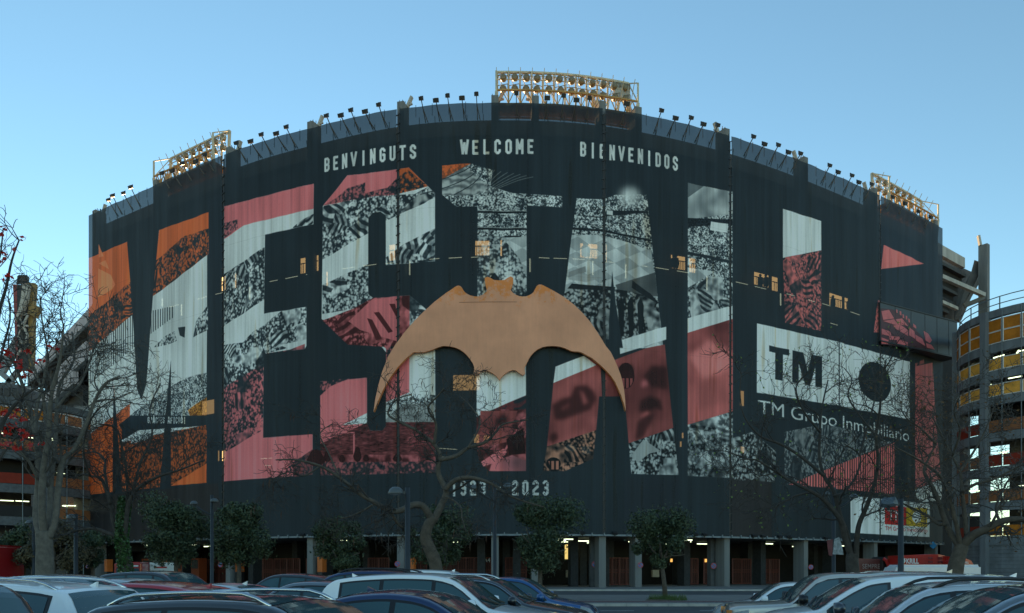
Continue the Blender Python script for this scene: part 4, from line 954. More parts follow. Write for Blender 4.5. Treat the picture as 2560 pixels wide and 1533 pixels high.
# ------------------------------------------------------------------ spiral parking ramps
def ramp(name, cx, cy, rad, floors, label, ang0, ang1, wall_top, posts, rails=True, slabs=.95, lamps=.5, seed=1, sm_=SLAB):
    r = empty(name, (cx, cy, 0), 0, label, "parking ramp")
    rnd = random.Random(seed)
    def pt(a, z, d=0.0): return Vector((math.cos(a) * (rad + d), math.sin(a) * (rad + d), z))
    def band(z0, z1, d0, d1, n=26, a0=ang0, a1=ang1):
        mb = MB()
        n0 = 0
        for i in range(n + 1):
            a = a0 + (a1 - a0) * i / n
            for z, d in ((z0, d0), (z1, d0), (z1, d1), (z0, d1)): mb.v.append(tuple(pt(a, z, d)))
        for i in range(n):
            for j in range(4):
                k = (j + 1) % 4; mb.f.append((i*4 + j, i*4 + 4 + j, i*4 + 4 + k, i*4 + k))
        mb.f.append((0, 1, 2, 3)); mb.f.append((n*4+3, n*4+2, n*4+1, n*4))
        return mb
    # core and decks
    band(0, floors[0][0] + 1, -rad + 3.0, -rad + 2.2).build("core", CONC_DARK, r); band(floors[len(floors) // 2][0], floors[0][0] + 1, -2.6, -3.0).build("deck_shade_wall", VOID, r)  # dark ring added to keep bright sky out of the upper decks
    tube_me = MB().box((0, 0, 0), (1.3, .12, .09)).mesh("ramp_lamp", TUBE)
    for z, h, m, split in floors:
        band(z - slabs, z, -.55, 0).build("slab_edge", sm_, r)
        band(z - .3, z - .05, -rad + 2.4, -.5).build("deck", VOID, r)
        if m is None: continue
        n = len(posts) - 1
        for k in range(n):
            a0, a1 = posts[k], posts[k+1]; sub = 3
            for q_ in range(sub):
                b0 = a0 + (a1 - a0) * (q_ + .04) / sub; b1 = a0 + (a1 - a0) * (q_ + .96) / sub
                hh = [(0, h)] if not split else [(0, h * .48), (h * .5, h)]
                for u, v in hh:
                    mm = m[k % len(m)]
                    MB().poly([pt(b0, z + u + .05, .02), pt(b1, z + u + .05, .02), pt(b1, z + v, .02), pt(b0, z + v, .02)]).build("panel", mm, r)
                if m[0] in (AMBER, AMBER2):
                    f = MB(); e = .03
                    for u, v in hh:
                        f.bar(pt(b0, z + u + .03, e), pt(b1, z + u + .03, e), .08); f.bar(pt(b0, z + v + .03, e), pt(b1, z + v + .03, e), .08)
                    f.bar(pt(b0, z, e), pt(b0, z + h + .05, e), .09); f.bar(pt(b1, z, e), pt(b1, z + h + .05, e), .09); f.build("panel_frame", WHITEF, r)
        for k in range(26):
            if rnd.random() < lamps:
                a = ang0 + (ang1 - ang0) * rnd.random(); p_ = pt(a, z + 1.95, -1.3 - 3.2 * rnd.random())
                inst("ramp_lamp", tube_me, r, p_, (0, 0, a + (1.57 if rnd.random() < .6 else .5)))
    zt = floors[0][0] + floors[0][1] + 1.0
    band(zt - .7, zt + .1, -.55, 0).build("roof_slab", sm_, r)
    for a in posts: 
        MB().box(pt(a, zt / 2, .12), (.75, .7, zt), a).build("column", sm_, r)
    hg = MB()
    for k in range(len(posts) - 1):
        for f in (1/3, 2/3):
            a = posts[k] + (posts[k+1] - posts[k]) * f; hg.bar(pt(a, wall_top, .12), pt(a, zt, .12), .07)
    hg.build("hanger_rod", STEELP, r)
    if rails:
        rl = MB()
        for z in (.75, 1.5):
            n = 24
            for i in range(n): rl.bar(pt(ang0 + (ang1 - ang0) * i / n, zt + z, -.3), pt(ang0 + (ang1 - ang0) * (i+1) / n, zt + z, -.3), .08)
        for i in range(0, 25, 3): rl.bar(pt(ang0 + (ang1 - ang0) * i / 24, zt, -.3), pt(ang0 + (ang1 - ang0) * i / 24, zt + 1.5, -.3), .09)
        rl.build("railing", STEELP, r)
    if wall_top > .5:
        band(0, wall_top - .9, -.5, -.1).build("base_wall", mat("block_wall", (.15, .165, .18), .85, var=.3, scale=.7), r)
        bk = MB()
        for i in range(int((wall_top - 1) / .4)):
            z = .3 + i * .4
            for j in range(24): bk.bar(pt(ang0 + (ang1 - ang0) * j / 24, z, -.085), pt(ang0 + (ang1 - ang0) * (j + 1) / 24, z, -.085), .03)
        bk.build("mortar_joint", CONC_DARK, r, kind="stuff")
    return r
RT = ramp("parking_ramp", 59.6, 85.6, 8.2, [(26.2, 2.55, [AMBER], True), (23.3, 1.25, [AMBER2], False), (20.5, 1.25, [AMBER2], False), (16.6, 1.3, [REDP, BROWNP], False), (12.9, 1.3, [BROWNP, REDP], False), (9.1, 1.25, [BROWNP, BROWNP], False), (5.4, 1.15, [REDP, AMBER], False)],
     "round open parking ramp with amber panels at the right edge", R_(125), R_(345), 5.4, [R_(a) for a in (150, 198, 236, 270, 310)], lamps=.28, seed=4)
LT = ramp("parking_ramp", -61.5, 92, 11.0, [(18.4, 1.2, [AMBER, BROWNP], False), (14.9, 1.2, [BROWNP], False), (11.2, 1.2, [REDP, BROWNP], False), (7.6, 1.2, [VOID, BROWNP], False)],
     "dark round parking ramp behind the bare tree at the left edge", R_(190), R_(370), .2, [R_(a) for a in (200, 245, 288, 325, 360)], rails=False, lamps=.28, seed=9, sm_=mat('slab_dark', (.085, .092, .10), .8, var=.3))
# left side stand of the stadium curving away
def lw(s, z, off): # straight run continuing back-left from the left end of the front
    b = Vector((-51.6, 94, 0)); t = Vector((-.66, .75, 0)); n = Vector((-.75, -.66, 0)); return b + t * s + n * off + Vector((0, 0, z))
def lband(z0, z1, o0, o1, s0, s1, m, name, dz=0.0):
    MB().prism([lw(s0, z0, o0), lw(s0, z1, o0), lw(s1, z1 + dz, o0), lw(s1, z0 + dz, o0)], lw(0, 0, o1) - lw(0, 0, o0)).build(name, m, stad)
lband(33.3, 34.9, 0, -.6, 0, 46, PINK, "side_parapet"); lband(27.4, 29.6, 1.2, .6, -1, 15, PINK, "side_parapet"); lband(24.2, 25.7, 2.6, 2.0, -1, 44, PINK, "side_parapet")
lband(4, 34.2, -2.6, -6, -6, 46, VOID, "side_stand_wall"); lband(.1, 5, -5, -9, -6, 75, VOID, "side_ground_wall"); lband(32.8, 33.3, -2.5, 0, 0, 46, CONC_DARK, "side_floor"); lband(26.8, 27.4, -2.5, 1.2, -1, 30, VOID, "side_floor"); lband(23.6, 24.2, -2.5, 2.6, -1, 44, VOID, "side_floor"); lband(3, 23.6, 1.5, -2.5, -1, 20, VOID, "side_lower_wall")  # side_ground_wall lengthened past the stand to block sunlight under the ramp
for s in (4, 11, 18, 25, 32):
    lband(5, 33, -1.0, -5, s, s + .7, CONC_DARK, "side_rib")
for s in (3.0, 9.0): MB().bar(lw(s, 27.8, -2), lw(s, 31, -2), .25).build("side_lamp", TUBE, stad)
# brown louvre panels between dark beams beside the banner's left edge
for k in range(6):
    z = 6.6 + k * 2.55
    a0, a1 = at(152, 0, 95), at(184, 0, 93.2)
    MB().prism([Vector((a0.x, a0.y, z)), Vector((a1.x, a1.y, z + .15)), Vector((a1.x, a1.y, z + 2.0)), Vector((a0.x, a0.y, z + 1.8))], (.1, .4, 0)).build("louvre_panel", BROWNP if k % 2 else AMBER, stad)
    MB().bar((a0.x, a0.y - .1, z - .3), (a1.x, a1.y - .1, z - .15), .55, .5).build("louvre_beam", SLAB, stad)
gw = MB().prism([at(184, 1340, 92.8), at(226, 1330, 91.8), at(226, 1015, 91.8), at(184, 1015, 92.8)], (.3, .6, 0)).build("grey_hoarding", mat("grey_hoarding", (.16, .155, .15), .7, var=.3, scale=.5), stad)
MB().prism([at(184, 1200, 92.65), at(218, 1148, 91.75), at(222, 1016, 91.6), at(184, 1040, 92.65)], (-.02, -.06, 0)).build("hoarding_print", mat("grey_print", (.36, .37, .37), .7), stad)
# scoreboard tower at the far left
tw = empty("floodlight_tower", (0, 0, 0), label="tall dark lattice tower with a curved golden pylon on the left skyline", cat="tower")
TD = 150
def tp(x, y, d=0): return at(x, y, TD + d)
MB().prism([tp(32,711), tp(42,711), tp(44,800), tp(50,920), tp(40,930), tp(36,800)], (0, 1.2, 0)).build("side_panel", mat("dull_red", (.25, .06, .06), .7), tw)
MB().prism([tp(70,708), tp(85,707), tp(82,760), tp(79,925), tp(72,925)], (0, 1.2, 0)).build("side_panel", mat("ochre_panel", (.26, .17, .06), .7, var=.2), tw)
MB().prism([tp(42,712), tp(70,712), tp(72,925), tp(45,925)], (0, 1.0, 0)).build("shaft", BLACK, tw)
MB().prism([tp(56,709,-1.2), tp(70,710,-1.2), tp(66,745,-1.2), tp(55,778,-1.2), tp(38,800,-1.2), tp(36,802,-1.2), tp(46,772,-1.2), tp(52,745,-1.2)], (0, 1.0, 0)).build("curved_pylon", CONC_PALE, tw)
x = MB()
for a, b in (((45,788),(70,840)),((70,788),(45,840)),((45,840),(70,888)),((70,840),(45,888)),((45,815),(70,815)),((45,787),(70,787)),((45,865),(70,865))): x.bar(tp(*a, -.6), tp(*b, -.6), .35)
x.build("cross_bracing", CONC_PALE, tw)
x = MB()
for a, b in (((47,691),(47,707)),((68,691),(68,707)),((47,691),(68,691)),((47,698),(68,698)),((43,707),(70,707)),((44,704),(64,704))): x.bar(tp(*a), tp(*b), .4)
x.build("top_frame", BLACK, tw)
MB().box(tp(88, 778), (1.6, 1.2, 2.2), 0, Matrix.Rotation(.5, 3, 'Y')).build("camera_box", mat("ochre_panel", (.48, .33, .10)), tw)
x = MB()
for a, b in (((0,922),(44,846)),((8,930),(44,870)),((0,930),(34,960)),((20,960),(44,930))): x.bar(tp(*a, 2), tp(*b, 2), .9)
x.build("stay_strut", STEELP, tw)
ob = empty("office_block", (0, 0, 0), label="dark low building with a roof deck below the lattice tower at the far left", cat="building")
b = MB().prism([at(-60, 1330, 128), at(44, 1330, 128), at(44, 962, 128), at(-60, 948, 128)], (0, 8, 0)).build("wall", mat("dark_render", (.09, .10, .11), .8), ob)
for k in range(5):
    MB().prism([at(-50 + k*20, 990, 127.8), at(-36 + k*20, 990, 127.8), at(-36 + k*20, 970, 127.8), at(-50 + k*20, 970, 127.8)], (0, .2, 0)).build("window", BLACK, b)
MB().prism([at(40, 1015, 140), at(100, 1015, 140), at(100, 972, 140), at(40, 960, 140)], (0, 5, 0)).build("side_wing", mat("pale_render", (.30, .30, .30), .8), ob)
# ------------------------------------------------------------------ trees
BARK = mat("grey_bark", (.115, .102, .086), .9, var=.35, scale=6, bump=.5)
BARK_D = mat("dark_bark", (.050, .043, .038), .9, var=.35, scale=6, bump=.5)
BARK_B = mat("brown_bark", (.085, .068, .052), .9, var=.35, scale=6, bump=.5)
TWIG_D = mat("dark_twig", (.045, .038, .034), .9, var=.2)
TWIG_G = mat("grey_twig", (.075, .066, .058), .9, var=.2)
LEAFG = mat("evergreen_leaf", (.052, .074, .036), .6, var=.6, scale=1.6, trans=.15)
LEAFD = mat("evergreen_leaf_dry", (.085, .070, .036), .65, var=.5, scale=1.6, trans=.15)
IVY = mat("ivy_leaf", (.035, .085, .022), .5, var=.4, scale=3)
REDF = mat("red_flower", (.42, .018, .010), .5, var=.35, scale=8, trans=.2)
BUD = mat("fresh_bud", (.16, .24, .05), .6, var=.3, trans=.2)
DRYL = mat("dry_leaf", (.13, .075, .035), .8, var=.4, scale=5, trans=.15)
POD = mat("seed_pod", (.07, .035, .022), .8, var=.3)
def wob(p, d, L, n, w, rnd, up=0.0):
    pts = [p.copy()]; d = d.normalized()
    for i in range(n):
        d = (d + Vector((rnd.gauss(0, w), rnd.gauss(0, w), rnd.gauss(0, w) + up))).normalized()
        pts.append(pts[-1] + d * (L / n))
    return pts
def rdir(d, ang, rnd):
    a = Vector((rnd.gauss(0, 1), rnd.gauss(0, 1), rnd.gauss(0, 1))); a = (a - d * a.dot(d))
    if a.length < 1e-4: a = Vector((1, 0, 0))
    return (d * math.cos(ang) + a.normalized() * math.sin(ang)).normalized()
def bare_tree(name, base_px, D, limbs, label, bark, twig, seed, subs=(7, 4, 3), wobble=.22, up=.02, lens=(1.6, .8, .42), rmin=.008, trunk=None, group="bare trees in front of the stadium", spread=(.5, 1.15), ends=None):
    rnd = random.Random(seed); base = at(base_px[0], base_px[1], D); base.z = 0
    t = empty(name, base, 0, label, "tree", group)
    lc = lambda v: v - base
    big = MB(); tw = MB(); tips = []
    def px(pts, jit):
        out = []
        for i, (x, y) in enumerate(pts): out.append(at(x, y, D + jit * i / max(1, len(pts) - 1)))
        return out
    def smooth(pts):
        if len(pts) < 3: return pts
        out = []
        for i in range(len(pts) - 1):
            p0 = pts[max(i-1, 0)]; p1 = pts[i]; p2 = pts[i+1]; p3 = pts[min(i+2, len(pts)-1)]
            for k in range(4):
                u = k / 4; out.append(.5 * ((2*p1) + (p2-p0)*u + (2*p0-5*p1+4*p2-p3)*u*u + (-p0+3*p1-3*p2+p3)*u**3))
        return out + [pts[-1]]
    k_ = D / F
    tp_ = smooth([base] + px(trunk[0], 0)); r0, r1 = trunk[1] * k_ / 2, trunk[2] * k_ / 2; n = len(tp_)
    rad = [r0 * (1.35 if i == 0 else 1) + (r1 - r0) * i / (n - 1) for i in range(n)]
    MB().tube([lc(p) for p in tp_], [r * (1 + .06 * rnd.random()) for r in rad], 12).build("trunk", bark, t, smooth=True)
    def grow(pts, r, lvl):
        if lvl >= len(subs): tips.append(pts[-1]); return
        n = len(pts) - 1
        for q in range(subs[lvl] + (1 if rnd.random() < .4 else 0)):
            f = rnd.uniform(.22, 1.0); i = min(n - 1, int(f * n)); p = pts[i].lerp(pts[i+1], f * n - i)
            d = (pts[i+1] - pts[i]).normalized(); nd = rdir(d, rnd.uniform(*spread), rnd)
            L = lens[lvl] * rnd.uniform(.55, 1.25); rr_ = max(rmin, r * (.62 if lvl == 0 else .6) * (1 - .45 * f))
            c = wob(p, nd, L, 6 if lvl < 2 else 4, wobble, rnd, up)
            tw.tube([lc(x) for x in c], [rr_ + (max(rmin * .7, rr_ * .35) - rr_) * j / (len(c) - 1) for j in range(len(c))], 4 if lvl else 5, cap=False)
            grow(c, rr_, lvl + 1)
    for pts, w0, w1, jit in limbs:
        c = smooth(px(pts, jit)); n = len(c) - 1
        big.tube([lc(p) for p in c], [(w0 + (w1 - w0) * i / n) * k_ / 2 for i in range(n + 1)], 8)
        grow(c, (w0 + w1) * .5 * k_ / 2, 0)
    big.build("limbs", bark, t, smooth=True); tw.build("twigs", twig, t, kind="stuff")
    return t, base, tips, rnd
def scraps(t, base, pts, rnd, size, m, name, flat=0.0, long=1.0):
    mb = MB()
    for p in pts:
        p = Vector(p) - base; d = Vector((rnd.gauss(0,1), rnd.gauss(0,1), rnd.gauss(0,1))).normalized(); u = rdir(d, 1.57, rnd); v = d.cross(u)
        if long > 1: d = Vector((0, 0, -1)); u = Vector((1, 0, 0)) ; v = Vector((0, 1, 0)); mb.poly([p + u*size*.3, p + v*size*.3 + d*size*long*.5, p + d*size*long, p - u*size*.3 + d*size*long*.4]); continue
        s = size * rnd.uniform(.6, 1.3); mb.poly([p - u*s, p - v*s*.6, p + u*s, p + v*s*.6])
    return mb.build(name, m, t, kind="stuff")
# 1 the tall pale tree at the left
t, b, tips, rnd = bare_tree("bare_tree", (112, 1450), 24,
  [([(105,1345),(92,1290),(98,1180),(90,1090),(70,1010),(45,930),(20,880)], 22, 5, 1.5), ([(112,1345),(105,1280),(108,1180),(122,1080),(128,990),(150,900),(158,830)], 20, 4, -1.5),
   ([(120,1345),(125,1280),(128,1200),(138,1110),(142,1020),(150,960),(185,900),(180,830)], 16, 4, 2.5), ([(122,1345),(138,1300),(146,1220),(158,1150),(185,1125),(215,1060),(238,1000),(262,960),(300,940)], 18, 4, 0),
   ([(96,1200),(70,1150),(40,1120),(10,1090)], 9, 3, -1), ([(90,1090),(92,1020),(110,950),(118,880),(105,800),(100,740)], 9, 2.5, 1), ([(122,1080),(100,960),(60,860),(50,800)], 8, 2.5, -1), ([(142,1020),(170,985),(200,960),(225,900),(235,850),(215,790)], 8, 2.5, 1)],
  "tall pale bare tree with many upright limbs at the left", BARK, TWIG_G, 3, subs=(10, 5, 3), lens=(1.7, .85, .42), up=.05, trunk=([(112,1400),(110,1345),(108,1330)], 42, 34), wobble=.3)
# 2 coral tree with red flowers, rooted outside the left edge
t, b, tips, rnd = bare_tree("coral_tree", (-45, 1450), 17,
  [([(-40,1300),(-20,1150),(10,1050),(60,990),(110,960)], 16, 4, .5), ([(-45,1280),(-30,1100),(-10,950),(-5,800),(15,720),(30,650),(48,600)], 14, 3, -.5), ([(-30,1200),(10,1130),(45,1090),(80,1075)], 9, 3, .4), ([(-20,1000),(5,880),(25,800),(20,740)], 8, 2.5, .3), ([(-40,900),(-20,700),(0,640),(8,570)], 8, 2.5, 0)],
  "coral tree branches with clusters of red flowers reaching in at the left edge", BARK_D, TWIG_D, 21, subs=(5, 3), lens=(.8, .4), trunk=([(-45,1350),(-42,1280)], 40, 30), wobble=.25)
fl = []
for cx, cy, n in ((3,585,8),(12,572,6),(50,598,5),(36,624,7),(12,632,8),(5,652,8),(18,690,10),(15,880,14),(25,885,8),(48,905,10),(60,938,9),(68,882,7),(130,868,10),(97,900,7),(8,1035,10),(22,1032,8),(42,1026,7),(30,1045,9),(58,1048,14),(25,1066,8),(12,1080,12),(50,1078,12),(72,1088,9),(58,1092,12),(22,1110,9),(8,1115,10),(75,1112,9),(45,1120,9),(102,1187-75,4),(6,912,6),(56,920,5),(75,930,4)):
    for _ in range(n): fl.append(at(cx + rnd.gauss(0, 5.5), cy + rnd.gauss(0, 4.5), 16.6 + rnd.gauss(0, .25)))
scraps(t, b, fl, rnd, .055, REDF, "flowers")
# 3 ivy-clad tree
t, b, tips, rnd = bare_tree("ivy_tree", (318, 1455), 30,
  [([(302,1370),(285,1310),(276,1260),(255,1200),(225,1190),(205,1185)], 14, 4, 1), ([(310,1365),(318,1280),(330,1240),(352,1215),(400,1190),(450,1175),(510,1150)], 13, 3, -1), ([(300,1345),(262,1330),(235,1322),(200,1325),(150,1338),(110,1330)], 10, 3, .5), ([(276,1260),(262,1180),(262,1150),(235,1130),(190,1140)], 8, 3, 1.5),
   ([(315,1300),(318,1200),(305,1120),(290,1070),(250,1060)], 8, 3, -1.2), ([(330,1240),(350,1160),(380,1090),(375,1020),(400,960)], 7, 2.5, 1), ([(285,1230),(300,1150),(330,1120),(360,1100)], 6, 2, 2), ([(225,1190),(210,1140),(215,1080),(250,1020),(330,980)], 6, 2, -2)],
  "bare tree with an ivy-covered trunk in front of the left banner", BARK_D, TWIG_D, 5, subs=(8, 5, 3), lens=(1.6, .85, .45), trunk=([(316,1420),(308,1380),(304,1350)], 28, 22), wobble=.32)
iv = []
for _ in range(2600):
    u = rnd.random(); y = 1450 - u * 210; x = 318 - 14 * min(1, u * 2) + (8 * (u - .5) * 2 if u > .5 else 0); a = rnd.uniform(0, 6.28); r_ = (.24 - .05 * u) * rnd.uniform(.9, 1.25)
    p = at(x, y, 30); iv.append(p + Vector((math.cos(a) * r_, math.sin(a) * r_, 0)))
scraps(t, b, iv, rnd, .06, IVY, "ivy")
# 4 crooked tree in the middle
t, b, tips, rnd = bare_tree("crooked_tree", (1094, 1460), 28,
  [([(1080,1300),(1060,1268),(1035,1262),(1005,1275),(975,1278),(940,1258),(900,1235),(850,1195),(800,1165),(740,1150),(690,1150)], 20, 3, -1.5), ([(1085,1300),(1100,1270),(1115,1235),(1110,1215),(1095,1180),(1100,1140),(1085,1110),(1060,1090),(1040,1075)], 20, 6, 1), ([(1112,1225),(1140,1200),(1180,1195),(1230,1210),(1265,1235),(1300,1250),(1360,1268)], 14, 3, -1),
   ([(1098,1150),(1140,1140),(1170,1120),(1215,1105),(1240,1080),(1260,1060),(1320,1050)], 12, 3, 1.5), ([(1040,1075),(1000,1055),(970,1035),(990,1000),(1030,985)], 8, 2.5, 1), ([(1085,1110),(1090,1060),(1070,1020),(1095,990),(1110,970)], 8, 2.5, -1), ([(975,1278),(995,1310),(1010,1320)], 10, 4, .5), ([(940,1258),(880,1290),(820,1300)], 6, 2, 1),
   ([(1115,1240),(1150,1265),(1155,1295),(1165,1330)], 6, 2, -1.5), ([(850,1195),(820,1130),(800,1085),(830,1060)], 5, 2, 1), ([(800,1165),(760,1190),(720,1180),(680,1200)], 5, 2, -1), ([(1170,1120),(1200,1060),(1180,1020),(1150,990)], 6, 2, 2)],
  "crooked bare tree with seed pods before the middle banner", BARK_B, TWIG_D, 8, subs=(7, 5, 4), lens=(1.4, .75, .42), trunk=([(1090,1420),(1075,1375),(1064,1345),(1070,1315),(1086,1292)], 34, 24), wobble=.36, up=.0)
scraps(t, b, rnd.sample(tips, min(90, len(tips))), rnd, .10, POD, "seed_pods", long=3.6)
# 5 tree right of centre, budding
t, b, tips, rnd = bare_tree("budding_tree", (2134, 1455), 27,
  [([(2130,1395),(2112,1345),(2105,1310),(2090,1285),(2060,1250),(2030,1230),(1980,1205),(1940,1180),(1890,1150),(1850,1150)], 16, 3, -1), ([(2128,1400),(2118,1340),(2100,1290),(2085,1230),(2060,1190),(2048,1140),(2050,1080),(2055,1020),(2070,950)], 16, 3, 1), ([(2140,1395),(2142,1350),(2148,1310),(2165,1270),(2185,1215),(2195,1150),(2190,1090),(2200,1020),(2205,950),(2215,900)], 15, 3, -1.5), ([(2085,1240),(2110,1230),(2140,1190),(2150,1140),(2110,1110)], 8, 3, 1),
   ([(2030,1230),(1990,1240),(1950,1260),(1930,1275)], 7, 2, 0), ([(2060,1190),(2000,1140),(1950,1110),(1900,1090),(1860,1040),(1850,980),(1855,930)], 9, 2, .5), ([(2050,1080),(2010,1030),(1990,970),(2020,930)], 6, 2, -1), ([(2190,1090),(2150,1040),(2120,990),(2130,950),(2110,920)], 6, 2, 1), ([(2148,1140),(2170,1060),(2190,980),(2180,920)], 6, 2, 2), ([(1940,1180),(1900,1190),(1870,1170)], 4, 2, 0)],
  "dark budding tree in front of the sponsor panels", BARK_D, TWIG_D, 13, subs=(7, 5, 3), lens=(1.5, .75, .4), trunk=([(2132,1435),(2130,1400),(2132,1385)], 32, 28), wobble=.22, up=.03)
scraps(t, b, rnd.sample(tips, min(420, len(tips))), rnd, .045, BUD, "buds")
# 6 tree at the right with a heavy limb to the right and dry leaves
t, b, tips, rnd = bare_tree("leaning_tree", (2382, 1458), 25,
  [([(2400,1370),(2375,1330),(2362,1300),(2345,1250),(2330,1215),(2310,1180),(2320,1150),(2340,1110)], 17, 4, 1), ([(2405,1365),(2430,1340),(2460,1325),(2500,1305),(2540,1298),(2580,1302)], 24, 12, -1), ([(2402,1370),(2395,1330),(2385,1290),(2370,1230),(2350,1190),(2320,1165),(2280,1140),(2240,1120)], 13, 3, -1.2), ([(2418,1355),(2412,1290),(2405,1230),(2400,1180),(2380,1140),(2350,1080),(2330,1040)], 12, 3, .6),
   ([(2362,1310),(2345,1310),(2320,1290),(2290,1275),(2260,1260),(2200,1230)], 9, 3, 1.5), ([(2405,1230),(2440,1210),(2480,1200),(2520,1180),(2560,1160)], 9, 3, -1), ([(2400,1180),(2440,1120),(2470,1060),(2490,1000)], 7, 2.5, 1), ([(2500,1305),(2490,1270),(2510,1220),(2540,1170)], 8, 3, 1), ([(2340,1110),(2300,1070),(2270,1050),(2250,1020)], 6, 2, 0), ([(2380,1140),(2400,1080),(2385,1030),(2400,990)], 6, 2, -2)],
  "leaning tree with brown dry leaves and a heavy limb at the right", BARK_B, TWIG_G, 17, subs=(8, 5, 4), lens=(1.3, .7, .4), trunk=([(2388,1430),(2398,1385),(2405,1365)], 38, 30), wobble=.26)
scraps(t, b, [p + Vector((rnd.gauss(0,.12), rnd.gauss(0,.12), rnd.gauss(0,.12))) for p in rnd.sample(tips, min(900, len(tips)))], rnd, .05, DRYL, "dry_leaves")
# ------------------------------------------------------------------ evergreen street trees
def evergreen(cx, top, bottom, w, D, base_y, label, seed, m=LEAFG, n=15000, lean=0, lumps=None):
    rnd = random.Random(seed); base = at(cx + lean, 0, D); base.z = .12
    t = empty("evergreen_tree", base, 0, label, "tree", "round evergreen trees along the pavement")
    c0 = at(cx, (top + bottom) / 2, D) - base; H = (bottom - top) * D / F; W = w * D / F
    mb = MB(); k = 6
    tr = [Vector((0, 0, 0)), Vector((c0.x * .3, 0, c0.z * .35)), Vector((c0.x * .8, 0, c0.z * .7)), Vector((c0.x, 0, c0.z))]
    mb.tube(tr, [.15, .12, .10, .06], 8)
    for i in range(7):
        a = rnd.uniform(0, 6.28); d = Vector((math.cos(a), math.sin(a), .8)); mb.tube(wob(tr[2], d, W * .42, 4, .2, rnd), [.06, .05, .04, .03, .02], 5)
    mb.build("trunk", BARK_B, t, smooth=True)
    L = []
    shp = rnd.uniform(-.35, .35); nl = rnd.randint(22, 32)
    for i in range(nl):
        u = rnd.gauss(shp * .4, .62); v = rnd.uniform(-1.0, 1.0); wv = math.sqrt(max(.15, 1 - v * v * .75)) * (1 + shp * v)
        L.append((c0 + Vector((max(-1, min(1, u * 1.1)) * W * .38 * wv, rnd.gauss(0, .45) * W * .36 * wv, v * H * .40)), rnd.choice((.09, .12, .15, .19, .24)) * W))
    lf = MB(); inner = MB()
    per = n // len(L)
    for c, r_ in L:
        for _ in range(per):
            d = Vector((rnd.gauss(0, 1), rnd.gauss(0, 1), rnd.gauss(0, 1))).normalized(); q = c + d * r_ * (rnd.random() ** .35) * (rnd.uniform(.8, 1.15) if rnd.random() < .93 else rnd.uniform(1.1, 1.6))
            a = (d + Vector((rnd.gauss(0, .7), rnd.gauss(0, .7), rnd.gauss(0, .7)))).normalized(); u = rdir(a, 1.57, rnd); v = a.cross(u); s = rnd.uniform(.05, .115)
            lf.poly([q - u * s, q - v * s * .5, q + u * s, q + v * s * .5])
    lf.build("crown", m, t, kind="stuff")
    return t
evergreen(60, 1320, 1415, 130, 44, 1490, "dull evergreen tree at the far left behind the bus", 31)
evergreen(135, 1300, 1425, 150, 43, 1490, "dry-looking brownish evergreen tree behind the tall pale bare tree", 32, LEAFD)
evergreen(232, 1330, 1420, 95, 45, 1490, "small evergreen tree behind the left street lamp", 33)
evergreen(440, 1245, 1408, 165, 42, 1500, "dark evergreen tree under the left edge of the letter E", 34, n=18000)
evergreen(598, 1252, 1408, 170, 41, 1500, "dense round evergreen tree under the pink letter E", 35, n=19000)
evergreen(852, 1297, 1425, 128, 41, 1500, "light green evergreen tree under the letter S", 36)
evergreen(1098, 1272, 1412, 170, 43, 1500, "dark evergreen tree behind the crooked bare trunk", 37, n=17000)
evergreen(1350, 1258, 1425, 205, 41, 1500, "broad evergreen tree below the year 2023", 38, n=19000)
tE = evergreen(1650, 1288, 1425, 165, 41, 1505, "leaning evergreen tree standing in a tuft of grass on the pavement", 39, n=15000, lean=14)
tg = MB(); rnd = random.Random(2); bp = at(1668, 0, 40.7); bp.z = .12
for _ in range(700):
    a = rnd.uniform(0, 6.28); r_ = rnd.random() ** .6 * .9; q = bp + Vector((math.cos(a) * r_ * 1.2, math.sin(a) * r_ * .5, 0)); h = rnd.uniform(.12, .42); d = Vector((rnd.gauss(0, .1), rnd.gauss(0, .1), h)); tg.poly([q + Vector((-.012, 0, 0)), q + Vector((.012, 0, 0)), q + d])
tag(tg.build("grass_tuft", mat("grass_blade", (.07, .11, .025), .7, var=.4)), "small tuft of green grass at the foot of the leaning tree", "grass", kind="stuff")
tag(MB().lathe([(0, .0), (.75, .0), (.62, .05), (0, .08)], (bp.x - .45, bp.y, .12), 14).build("soil_patch", mat("soil", (.10, .07, .045), .95, var=.3)), kind="structure")

